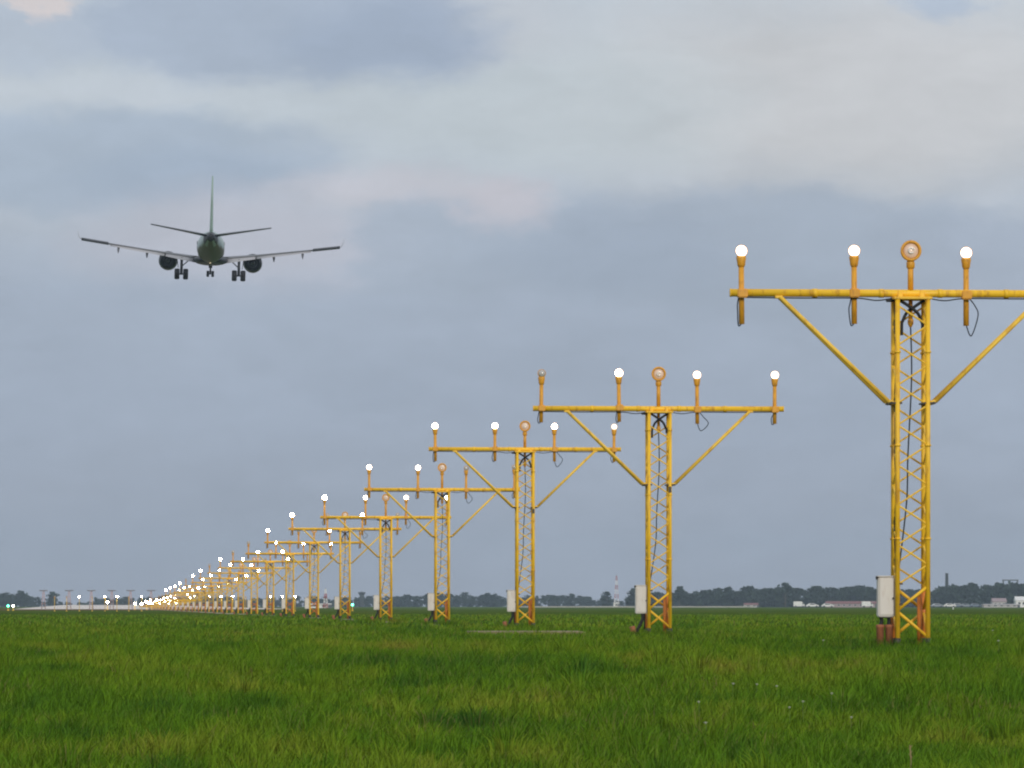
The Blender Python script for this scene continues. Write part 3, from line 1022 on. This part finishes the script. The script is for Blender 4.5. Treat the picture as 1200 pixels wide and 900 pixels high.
wood('far_wood', 'hazy blue far wood along the horizon behind the light masts', 2900, 60,
     [(-260, 14), (-30, 13), (12, 15), (20, 12), (35, 13), (45, 7), (75, 5), (95, 4), (110, 9), (180, 12), (250, 11), (330, 10), (400, 11), (480, 12), (500, 15), (560, 14), (600, 12), (640, 13), (690, 13), (702, 8), (730, 6), (740, 12), (800, 17), (900, 19)], 3.4, 5)
wood('airfield_wood', 'dark tree belt beyond the airfield on the side of the tallest mast', 2300, 60,
     [(752, 13), (775, 17), (792, 18), (830, 17), (850, 21), (890, 24), (930, 22), (1000, 24), (1040, 22), (1090, 22), (1120, 24), (1145, 25), (1160, 22), (1175, 26), (1200, 28), (1300, 26), (1500, 24)], 2.6, 6)


def tree(px, Y, hpx, wpx, label, seed):
    rng = np.random.default_rng(seed)
    X = (px - 600) / F * Y
    h = hpx / F * Y + CAM_Z; w = wpx / F * Y
    o = thing('broadleaf_tree', label, 'tree', (X, Y, 0), 0, 'single trees standing out of the far woods')
    bm = bm_new()
    path_tube(bm, [(0, 0, -0.1), (0.05, 0, h * 0.2), (0.1, 0.05, h * 0.45), (0.0, 0.1, h * 0.75)], [h * 0.035, h * 0.028, h * 0.02, h * 0.008], 8)
    for i in range(6):
        a = i * 2.1 + rng.random()
        z = h * (0.3 + 0.07 * i)
        tube(bm, (0.05, 0, z), (math.cos(a) * w * 0.3, math.sin(a) * w * 0.3, z + h * 0.16), h * 0.012, h * 0.004, 6)
    obj('trunk', bm, BARK, o)
    Q = crown_faces(rng, 0, 0, h * 0.12, h, w, 700, 0.045 * h + 0.08)
    put('crown', quads_mesh(Q, 'crown', LEAF), o)


for i, (px, Y, hp, wp, lab) in enumerate([
        (6, 2700, 17, 17, 'round tree at the photo edge behind the green ground light'),
        (24, 2700, 17, 17, 'tall tree beyond the end of the pale runway strip'),
        (62, 2700, 16, 15, 'dome shaped lone tree behind the pale runway strip'),
        (711, 2500, 16, 13, 'small round tree beside the red and white mast'),
        (745, 2250, 20, 22, 'broad tree on the other side of the red and white mast, behind a cabinet'),
        (796, 2250, 22, 16, 'taller tree at the low end of the dark belt'),
        (920, 2250, 26, 20, 'highest crown in the belt between the two tallest masts'),
        (1138, 2250, 26, 22, 'wide dark tree between the far pole and the roof frame')]):
    tree(px, Y, hp, wp, lab, 40 + i)

# ---- buildings and masts
PALE = paint('wall_pale', (0.50, 0.46, 0.46), 0.8, 0.08, 0.6)
PINK = paint('wall_pinkish', (0.34, 0.25, 0.26), 0.8, 0.08, 0.6)
WHT = paint('painted_white', (0.78, 0.77, 0.75), 0.6, 0.06, 0.8)
ROOFR = paint('roof_red', (0.22, 0.09, 0.085), 0.8, 0.2, 0.8)
ROOFG = paint('roof_grey', (0.22, 0.21, 0.22), 0.8, 0.2, 0.8)
GLASS = paint('window_dark', (0.03, 0.035, 0.045), 0.15, 0.1, 1.0, spec=0.7)
SLATE = paint('frame_slate', (0.10, 0.11, 0.12), 0.7, 0.15, 1.0)
REDP = paint('mast_red', (0.40, 0.08, 0.06), 0.6, 0.2, 0.6)
CARG = paint('car_grey', (0.25, 0.28, 0.32), 0.3, 0.05, 1.0, spec=0.6)
CARB = paint('car_blue', (0.10, 0.14, 0.20), 0.3, 0.05, 1.0, spec=0.6)


def house(px0, px1, top_py, Y, wallm, roofm, label, name='low_building', windows=4, ridge=0.35, base=0.0):
    k = Y / F
    x0, x1 = (px0 - 600) * k, (px1 - 600) * k
    h = (710 - top_py) * k + CAM_Z
    L_, D = x1 - x0, 8.0
    wh = h * (1 - ridge)
    o = thing(name, label, 'building', ((x0 + x1) / 2, Y + D / 2, 0))
    bm = bm_new(); box(bm, (0, 0, wh / 2), (L_ * 0.96, D, wh)); obj('wall', bm, wallm, o)
    bm = bm_new()
    a = L_ / 2; d = D / 2 + 0.3
    loft(bm, [[(x, -d, wh), (x, 0, h), (x, d, wh), (x, d, wh - 0.1), (x, -d, wh - 0.1)] for x in (-a, a)], smooth=False)
    obj('roof', bm, roofm, o)
    for i in range(windows):
        x = -L_ * 0.42 + L_ * 0.84 * (i + 0.5) / windows
        bm = bm_new(); box(bm, (x, -D / 2 - 0.015, wh * 0.56), (min(1.3, L_ / windows * 0.5), 0.03, wh * 0.4)); f = obj('window', bm, WHT, o)
        bm = bm_new(); box(bm, (x, -D / 2 - 0.036, wh * 0.56), (min(1.1, L_ / windows * 0.42), 0.02, wh * 0.32)); obj('pane', bm, GLASS, f)
    bm = bm_new(); box(bm, (L_ * 0.45, -D / 2 - 0.02, wh * 0.4), (0.9, 0.04, wh * 0.8)); obj('door', bm, SLATE, o)
    return o


house(968, 1030, 704.5, 2150, PINK, ROOFR, 'long low building with a dull red roof before the dark tree belt', windows=8)
house(1163, 1180, 701, 2100, PALE, PINK, 'pinkish white block below the dark roof frame', windows=3)
house(1190, 1215, 699, 2120, WHT, WHT, 'pale building at the photo edge past the pinkish block', windows=4)
house(1152, 1196, 707.8, 2000, PALE, PALE, 'very low white shed in front of the pinkish block', windows=5, ridge=0.15)
house(872, 889, 706.6, 2100, PALE, ROOFR, 'small beige hut with reddish roof between the two tallest masts', windows=2)
house(360, 388, 707.2, 1500, WHT, WHT, 'low white equipment shelter seen between yellow masts', name='equipment_shelter', windows=2, ridge=0.12)


def lattice_tower(px, top_py, Y, w, label, bands, cat='mast'):
    k = Y / F
    h = (710 - top_py) * k + CAM_Z
    o = thing('lattice_tower', label, cat, ((px - 600) * k, Y, 0))
    for b in range(bands):
        za, zb = h * b / bands, h * (b + 1) / bands
        wa, wb = w * (1 - 0.8 * za / h), w * (1 - 0.8 * zb / h)
        bm = bm_new()
        for sx, sy in ((-1, -1), (1, -1), (1, 1), (-1, 1)):
            tube(bm, (sx * wa, sy * wa, za), (sx * wb, sy * wb, zb - 0.004), 0.09, n=6)
        zz = np.linspace(za, zb - 0.02, 4)
        for i in range(3):
            w0 = w * (1 - 0.8 * zz[i] / h); w1 = w * (1 - 0.8 * zz[i + 1] / h); s = 1 if i % 2 else -1
            for sy in (-1, 1):
                tube(bm, (-s * w0, sy * w0, zz[i]), (s * w1, sy * w1, zz[i + 1]), 0.06, n=5)
                tube(bm, (sy * w0, -s * w0, zz[i]), (sy * w1, s * w1, zz[i + 1]), 0.06, n=5)
        obj('tower_section', bm, REDP if b % 2 == 0 else WHT, o)
    bm = bm_new(); tube(bm, (0, 0, h * 0.98), (0, 0, h * 1.1), 0.06, 0.02, 6); obj('antenna_rod', bm, SLATE, o)
    return o


lattice_tower(722.5, 675, 2150, 0.9, 'slim red and white lattice mast rising above the far trees', 7)
house(719, 726, 706, 2140, WHT, WHT, 'tiny white hut at the foot of the red and white mast', name='equipment_hut', windows=1, ridge=0.1)
lattice_tower(381.5, 690, 1500, 0.55, 'short dark red lattice mast behind the white equipment shelter', 4)

k = 2420 / F
bm = bm_new()
lathe(bm, [(0.85, 0), (0.62, (710 - 671) * k), (0.75, (710 - 671) * k + 0.05), (0.75, (710 - 670) * k), (0.4, (710 - 670) * k)], None, 14)
tag(obj('chimney', bm, SLATE, None, ((1109.5 - 600) * k, 2420, 0)), 'thin dark chimney sticking up above the dark tree belt', 'chimney')

k = 2420 / F
o = thing('roof_frame', 'dark open rectangular frame standing above the treetops at the photo edge', 'frame', ((1184 - 600) * k, 2420, 0))
h = (710 - 679) * k
for sx in (-1, 1):
    bm = bm_new(); box(bm, (sx * 3.0, 0, h / 2), (0.6, 0.6, h)); obj('post', bm, SLATE, o)
bm = bm_new(); box(bm, (0, 0, h + 0.25), (6.9, 0.8, 0.5), 0.03); obj('top_beam', bm, SLATE, o)
bm = bm_new(); box(bm, (0, 0, h - 3.0), (5.4, 0.5, 1.6), 0.03); obj('lower_panel', bm, SLATE, o)

k = 2800 / F
o = thing('control_tower', 'small dark tower block topping the far wood between yellow masts', 'tower', ((424 - 600) * k, 2800, 0))
bm = bm_new(); lathe(bm, [(1.3, 0), (1.0, 5.6), (1.3, 5.8), (1.3, 6.0)], None, 12); obj('shaft', bm, SLATE, o)
bm = bm_new(); lathe(bm, [(1.3, 6.0), (1.8, 6.9), (1.8, 7.0)], None, 8); obj('cab', bm, GLASS, o)
bm = bm_new(); lathe(bm, [(1.9, 7.0), (1.9, 7.25), (0.3, 7.5)], None, 8); obj('roof', bm, SLATE, o)

# long low wall behind the grass
k = 2050 / F
bm = bm_new()
for i in range(28):
    box(bm, ((604 + i * 10 - 600) * k + 1.5, 2050, 0.22), (3.02, 0.3, 0.44 + 0.03 * (i % 3)), 0.03)
tag(obj('boundary_wall', bm, paint('wall_concrete', (0.40, 0.38, 0.33), 0.9, 0.15, 0.4)), 'long very low pale wall along the grass edge before the far wood', 'wall')


def car_meshes():
    out = {}
    bm = bm_new()
    prof = [(-2.2, 0.35), (-2.2, 0.8), (-1.7, 0.92), (-1.15, 1.42), (0.5, 1.45), (1.15, 0.98), (2.1, 0.85), (2.2, 0.35)]
    loft(bm, [[(p[0], y * (0.88 if p[1] > 1.1 else 1), p[1]) for p in prof] for y in (-0.85, 0.85)], smooth=False)
    bmesh.ops.bevel(bm, geom=bm.edges[:], offset=0.06, segments=2, affect='EDGES')
    out['body'] = bm
    bm = bm_new()
    for s in (-1, 1):
        loft(bm, [[(-1.1, s * y, 0.97), (-0.9, s * (y - 0.02), 1.33), (0.4, s * (y - 0.02), 1.35), (0.95, s * y, 1.0)] for y in (0.80, 0.865)], smooth=False)
    out['side_windows'] = bm
    bm = bm_new()
    lathe(bm, [(0.14, -0.11), (0.30, -0.11), (0.33, -0.07), (0.33, 0.07), (0.30, 0.11), (0.14, 0.11)], Matrix.Rotation(R(90), 4, 'X'), 16)
    out['wheel'] = bm
    return out


cm = car_meshes()
car_body = {}
b0 = mesh_of(cm['body'], 'body', WHT)
for key, mt in (('white', WHT), ('grey', CARG), ('blue', CARB)):
    car_body[key] = lens_variant(b0, mt)
car_win = mesh_of(cm['side_windows'], 'side_windows', GLASS)
car_wheel = mesh_of(cm['wheel'], 'wheel', P_TYRE)
CARS = [(952, 2000, 'white', 0.1, 'small white car between the white van and the red roofed building'),
        (970, 2000, 'white', 0.0, 'white car parked before the red roofed building'),
        (1098, 2050, 'grey', 0.2, 'grey car first in the row past the tallest mast'),
        (1113, 2040, 'white', 0.0, 'white car second in the row past the tallest mast'),
        (1122, 2050, 'blue', 0.1, 'dark blue car in the row past the tallest mast'),
        (1132, 2050, 'grey', -0.1, 'grey car in the middle of the row past the tallest mast'),
        (1143, 2040, 'blue', 0.0, 'dark car last in the row before the low white shed')]
for px, Y, c, rz, lab in CARS:
    o = thing('parked_car', lab, 'car', ((px - 600) / F * Y, Y, 0), rz, 'cars parked at the far airfield edge')
    put('body', car_body[c], o); put('side_windows', car_win, o)
    for x in (-1.35, 1.35):
        for y in (-0.78, 0.78):
            put('wheel', car_wheel, o, (x, y, 0.33))


def van(px, Y, lab):
    o = thing('parked_van', lab, 'van', ((px - 600) / F * Y, Y, 0), 0.05, 'white vans at the far airfield edge')
    bm = bm_new(); box(bm, (-0.4, 0, 1.25), (2.9, 1.7, 1.7), 0.05); obj('cargo_box', bm, WHT, o)
    bm = bm_new()
    loft(bm, [[(1.06, y, 0.4), (1.06, y, 1.75), (1.5, y, 1.7), (1.95, y, 1.05), (2.05, y, 0.4)] for y in (-0.8, 0.8)], smooth=False)
    cab = obj('cab', bm, WHT, o)
    bm = bm_new(); box(bm, (1.42, -0.805, 1.3), (0.5, 0.02, 0.45)); obj('window', bm, GLASS, cab)
    for x in (-1.1, 1.4):
        for y in (-0.78, 0.78):
            put('wheel', car_wheel, o, (x, y, 0.33))


van(936, 2000, 'white box van in front of the dark tree belt')
van(1016, 2000, 'white van at the end of the red roofed building near the cabinet')

bm = bm_new()
lathe(bm, [(0.10, 0), (0.10, 0.30), (0.07, 0.36), (0.02, 0.38)], None, 10)
tag(obj('marker_post', bm, WHT, None, ((1117 - 600) / F * 900, 900, 0.0)), 'short white marker post in the grass past the tallest mast', 'marker')

# ------------------------------------------------------------------ small plants in the meadow
PETAL = paint('petal_white', (0.55, 0.56, 0.44), 0.7, 0.1, 30)
STEM = paint('stem_green', (0.10, 0.16, 0.04), 0.8, 0.2, 20)
STRAW = paint('dry_straw', (0.28, 0.21, 0.10), 0.9, 0.2, 20)
bm = bm_new()
path_tube(bm, [(0, 0, 0), (0.004, 0, 0.08), (0.012, 0.004, 0.17)], [0.003, 0.0025, 0.002], 6)
stem_me = mesh_of(bm, 'stem', STEM)
bm = bm_new()
for i in range(9):
    a = i * 2 * math.pi / 9
    c, s = math.cos(a), math.sin(a)
    ctr = Vector((0.012, 0.0, 0.172))
    vs = [bm.verts.new(ctr + Vector((c * r - s * w, (s * r + c * w) * 1.0, dz))) for r, w, dz in ((0.004, -0.003, 0), (0.016, -0.006, 0.008), (0.021, 0, 0.006), (0.016, 0.006, 0.008), (0.004, 0.003, 0))]
    bm.faces.new(vs)
bmesh.ops.create_icosphere(bm, subdivisions=1, radius=0.009, matrix=Matrix.Translation((0.012, 0, 0.176)))
head_me = mesh_of(bm, 'flower_head', PETAL)


def ground_at(px, py):
    """where the sight line through this point of the meadow meets the ground"""
    for y in np.arange(25, 130, 0.25):
        x = (px - 600) / F * y
        if CAM_Z - (py - 710) / F * y <= gz(x, y) + 0.12:
            return Vector((x, y, gz(x, y)))
    return Vector(((px - 600) / F * 60, 60, 0))


for (px, py, sc) in ((858, 809, 1.2), (965, 756, 1.4), (1171, 757, 1.5), (941, 832, 1.1), (827, 858, 1.2), (886, 811, 1.0), (910, 813, 1.0), (974, 822, 1.0), (820, 832, 1.0), (1164, 743, 1.4), (998, 850, .9), (926, 838, .9)):
    p = ground_at(px, py)
    o = thing('wildflower', 'small white wildflower head among the green meadow blades', 'wildflower', p, random.random() * 6, 'white wildflowers scattered in the meadow')
    o.scale = (sc * .75, sc * .75, 1)
    put('stem', stem_me, o); put('flower_head', head_me, o)

p = ground_at(1067, 886)
bm = bm_new()
path_tube(bm, [(0, 0, 0), (0.003, 0, 0.10), (-0.004, 0, 0.19)], [0.006, 0.005, 0.003], 6)
for i in range(5):
    tube(bm, (0, 0, 0.10 + i * 0.018), (0.012 * (-1) ** i, 0.004, 0.118 + i * 0.018), 0.003, 0.001, 5)
tag(obj('dry_stalk', bm, STRAW, None, p), 'pale dry stalk standing near the bottom edge of the meadow', 'dry stalk')

# ------------------------------------------------------------------ air
bm = bm_new()
box(bm, (0, 2150, 27.5), (5200, 5900, 60.0))
m = bpy.data.materials.new('haze_air'); m.use_nodes = True
nt = m.node_tree; nt.nodes.clear()
out = nt.nodes.new('ShaderNodeOutputMaterial'); pv = nt.nodes.new('ShaderNodeVolumePrincipled')
pv.inputs['Color'].default_value = (0.66, 0.83, 1.0, 1); pv.inputs['Density'].default_value = 0.00011
pv.inputs['Anisotropy'].default_value = 0.0
nt.links.new(pv.outputs[0], out.inputs['Volume'])
hz = obj('haze', bm, m); hz['kind'] = 'stuff'
tag(hz, 'pale even haze lying over the airfield and far woods', 'haze', kind='stuff')

# ------------------------------------------------------------------ sky
SUN_EL, SUN_AZ = R(20), R(163)          # low behind the camera, a little to the right
w = bpy.data.worlds.new('World'); S.world = w; w.use_nodes = True
nt = w.node_tree; N, L = nt.nodes, nt.links
bg = N['Background']; STR = 0.1; bg.inputs['Strength'].default_value = STR
sky = N.new('ShaderNodeTexSky'); sky.sky_type = 'NISHITA'; sky.sun_disc = False
sky.sun_elevation = SUN_EL; sky.sun_rotation = SUN_AZ; sky.air_density = 1.0; sky.dust_density = 2.0
tc = N.new('ShaderNodeTexCoord'); sp = N.new('ShaderNodeSeparateXYZ'); L.new(tc.outputs['Generated'], sp.inputs[0])


def mth(op, a, b=None, c=None, clamp=False):
    n = N.new('ShaderNodeMath'); n.operation = op; n.use_clamp = clamp
    for i, v in enumerate((a, b, c)):
        if v is None:
            continue
        if isinstance(v, (int, float)):
            n.inputs[i].default_value = v
        else:
            L.new(v, n.inputs[i])
    return n.outputs[0]


U = mth('MULTIPLY', mth('ARCTAN2', sp.outputs[0], sp.outputs[1]), F / 100)       # 1 unit = 100 photo px = 0.855 deg
Vv = mth('MULTIPLY', mth('ARCSINE', sp.outputs[2]), F / 100)
cmb = N.new('ShaderNodeCombineXYZ'); L.new(U, cmb.inputs[0]); L.new(Vv, cmb.inputs[1])
P0 = cmb.outputs[0]


def noise(vec, scl, detail=5, rough=0.55, w=0.0):
    mp = N.new('ShaderNodeMapping'); mp.inputs['Scale'].default_value = scl; mp.inputs['Location'].default_value = (w, w * 1.7, w * .3)
    L.new(vec, mp.inputs[0])
    n = N.new('ShaderNodeTexNoise'); n.inputs['Scale'].default_value = 1; n.inputs['Detail'].default_value = detail; n.inputs['Roughness'].default_value = rough
    L.new(mp.outputs[0], n.inputs['Vector'])
    return n


# domain warp so that cloud edges fray
nw = noise(P0, (0.7, 1.4, 1), 8, 0.64, 3.3)
vs_ = N.new('ShaderNodeVectorMath'); vs_.operation = 'SUBTRACT'; L.new(nw.outputs['Color'], vs_.inputs[0]); vs_.inputs[1].default_value = (0.5, 0.5, 0.5)
vm_ = N.new('ShaderNodeVectorMath'); vm_.operation = 'MULTIPLY_ADD'; L.new(vs_.outputs[0], vm_.inputs[0]); vm_.inputs[1].default_value = (1.9, 0.72, 0); L.new(P0, vm_.inputs[2])
P1 = vm_.outputs[0]

ramp = N.new('ShaderNodeValToRGB'); ramp.color_ramp.interpolation = 'EASE'
mr = N.new('ShaderNodeMapRange'); mr.inputs[1].default_value = 0; mr.inputs[2].default_value = 105.0
sv = N.new('ShaderNodeSeparateXYZ'); L.new(P1, sv.inputs[0])
L.new(sv.outputs[1], mr.inputs[0]); L.new(mr.outputs[0], ramp.inputs[0])
els = ramp.color_ramp.elements
stops = [(0.0, (160, 168, 184)), (1.0, (159, 169, 186)), (2.4, (160, 172, 191)), (3.6, (165, 177, 196)), (4.9, (181, 190, 203)), (6.0, (190, 199, 208)), (7.4, (191, 200, 211)), (14, (186, 195, 206)), (32, (205, 210, 217)), (105, (226, 229, 233))]
els[0].position = 0; els[0].color = lin(stops[0][1]) + (1,)
els[1].position = 1; els[1].color = lin(stops[-1][1]) + (1,)
for p_, c_ in stops[1:-1]:
    e = els.new(p_ / 105.0); e.color = lin(c_) + (1,)
colr = ramp.outputs[0]


def mixc(a, b, f):
    n = N.new('ShaderNodeMix'); n.data_type = 'RGBA'
    L.new(f, n.inputs[0]); L.new(a, n.inputs[6])
    if isinstance(b, tuple):
        n.inputs[7].default_value = b + (1,)
    else:
        L.new(b, n.inputs[7])
    return n.outputs[2]


def cloud(cpx, cpy, rx, ry, srgb, amt, soft=0.55):
    global colr
    mp = N.new('ShaderNodeVectorMath'); mp.operation = 'SUBTRACT'; L.new(P1, mp.inputs[0]); mp.inputs[1].default_value = ((cpx - 600) / 100, (710 - cpy) / 100, 0)
    dv = N.new('ShaderNodeVectorMath'); dv.operation = 'DIVIDE'; L.new(mp.outputs[0], dv.inputs[0]); dv.inputs[1].default_value = (rx / 100, ry / 100, 1)
    ln = N.new('ShaderNodeVectorMath'); ln.operation = 'LENGTH'; L.new(dv.outputs[0], ln.inputs[0])
    ss = N.new('ShaderNodeMapRange'); ss.interpolation_type = 'SMOOTHSTEP'
    ss.inputs[1].default_value = 1 + soft; ss.inputs[2].default_value = 1 - soft; ss.inputs[3].default_value = 0; ss.inputs[4].default_value = amt
    L.new(ln.outputs['Value'], ss.inputs[0])
    colr = mixc(colr, lin(srgb), ss.outputs[0])


cloud(1010, 110, 340, 110, (203, 203, 206), 0.80, 0.52)
cloud(640, 130, 220, 75, (191, 200, 207), 0.70, 0.52)
cloud(90, 108, 190, 24, (190, 198, 208), 0.80, 0.57)
cloud(560, 30, 90, 40, (196, 200, 209), 0.60, 0.52)
cloud(320, 38, 250, 58, (162, 175, 196), 0.82, 0.25)
cloud(450, 52, 110, 42, (157, 171, 194), 0.60, 0.47)
cloud(20, 48, 80, 40, (174, 185, 202), 0.73, 0.37)
cloud(120, 188, 270, 62, (162, 176, 195), 0.82, 0.27)
cloud(240, 205, 140, 30, (157, 172, 193), 0.60, 0.47)
cloud(285, 280, 170, 55, (185, 187, 200), 0.80, 0.57)
cloud(470, 218, 120, 22, (193, 193, 203), 0.80, 0.62)
cloud(505, 288, 105, 58, (162, 174, 192), 0.77, 0.25)
cloud(880, 296, 330, 72, (161, 173, 191), 0.82, 0.22)
cloud(720, 300, 130, 50, (156, 169, 189), 0.52, 0.47)
cloud(1190, 300, 130, 48, (163, 174, 192), 0.73, 0.37)
cloud(592, 236, 50, 30, (192, 190, 200), 0.85, 0.57)
cloud(57, 8, 24, 24, (216, 207, 207), 0.90, 0.47)
cloud(1108, 8, 40, 16, (170, 185, 207), 0.69, 0.57)

# broad mottling everywhere, finer streaks on top
nb = noise(P0, (0.22, 0.5, 1), 6, 0.55, 9.1)
nf = noise(P1, (0.75, 1.9, 1), 9, 0.63, 1.3)
g1 = N.new('ShaderNodeMapRange'); g1.inputs[1].default_value = 0.3; g1.inputs[2].default_value = 0.7; g1.inputs[3].default_value = 0.965; g1.inputs[4].default_value = 1.045; L.new(nb.outputs['Fac'], g1.inputs[0])
g2 = N.new('ShaderNodeMapRange'); g2.inputs[1].default_value = 0.3; g2.inputs[2].default_value = 0.7; g2.inputs[3].default_value = 0.945; g2.inputs[4].default_value = 1.06; L.new(nf.outputs['Fac'], g2.inputs[0])
gain = mth('MULTIPLY', mth('MULTIPLY', g1.outputs[0], g2.outputs[0]), 1.0 / STR)
vx = N.new('ShaderNodeVectorMath'); vx.operation = 'SCALE'; L.new(colr, vx.inputs[0]); L.new(gain, vx.inputs['Scale'])
fin = N.new('ShaderNodeMix'); fin.data_type = 'RGBA'; fin.inputs[0].default_value = 0.93
L.new(sky.outputs[0], fin.inputs[6]); L.new(vx.outputs[0], fin.inputs[7])
L.new(fin.outputs[2], bg.inputs['Color'])

sl = bpy.data.lights.new('sun', 'SUN'); sl.energy = 1.5; sl.angle = R(12); sl.color = (1.0, 0.93, 0.82)
so = bpy.data.objects.new('sun', sl); COL.objects.link(so)
d = Vector((math.sin(SUN_AZ) * math.cos(SUN_EL), math.cos(SUN_AZ) * math.cos(SUN_EL), math.sin(SUN_EL)))
so.rotation_euler = (-d).to_track_quat('-Z', 'Y').to_euler()
so.location = (0, -20, 30)

# ------------------------------------------------------------------ camera
cd = bpy.data.cameras.new('camera'); cam = bpy.data.objects.new('camera', cd); COL.objects.link(cam)
cam.location = (0, 0, CAM_Z); cam.rotation_euler = (R(90), 0, 0)
cd.sensor_width = 36; cd.lens = F * 36 / 1200
cd.shift_y = 260 / 1200
cd.clip_start = 0.1; cd.clip_end = 20000
S.camera = cam

S.view_settings.view_transform = 'Standard'; S.view_settings.look = 'None'
S.view_settings.exposure = 0.02; S.view_settings.gamma = 1; S.view_settings.use_curve_mapping = False
c = S.cycles
c.max_bounces = 6; c.diffuse_bounces = 3; c.glossy_bounces = 2; c.transmission_bounces = 4; c.volume_bounces = 0
c.transparent_max_bounces = 8
c.sample_clamp_indirect = 3.0
c.filter_width = 2.1
c.use_denoising = True
c.denoiser = 'OPENIMAGEDENOISE'
c.denoising_input_passes = 'RGB_ALBEDO_NORMAL'
c.denoising_prefilter = 'ACCURATE'
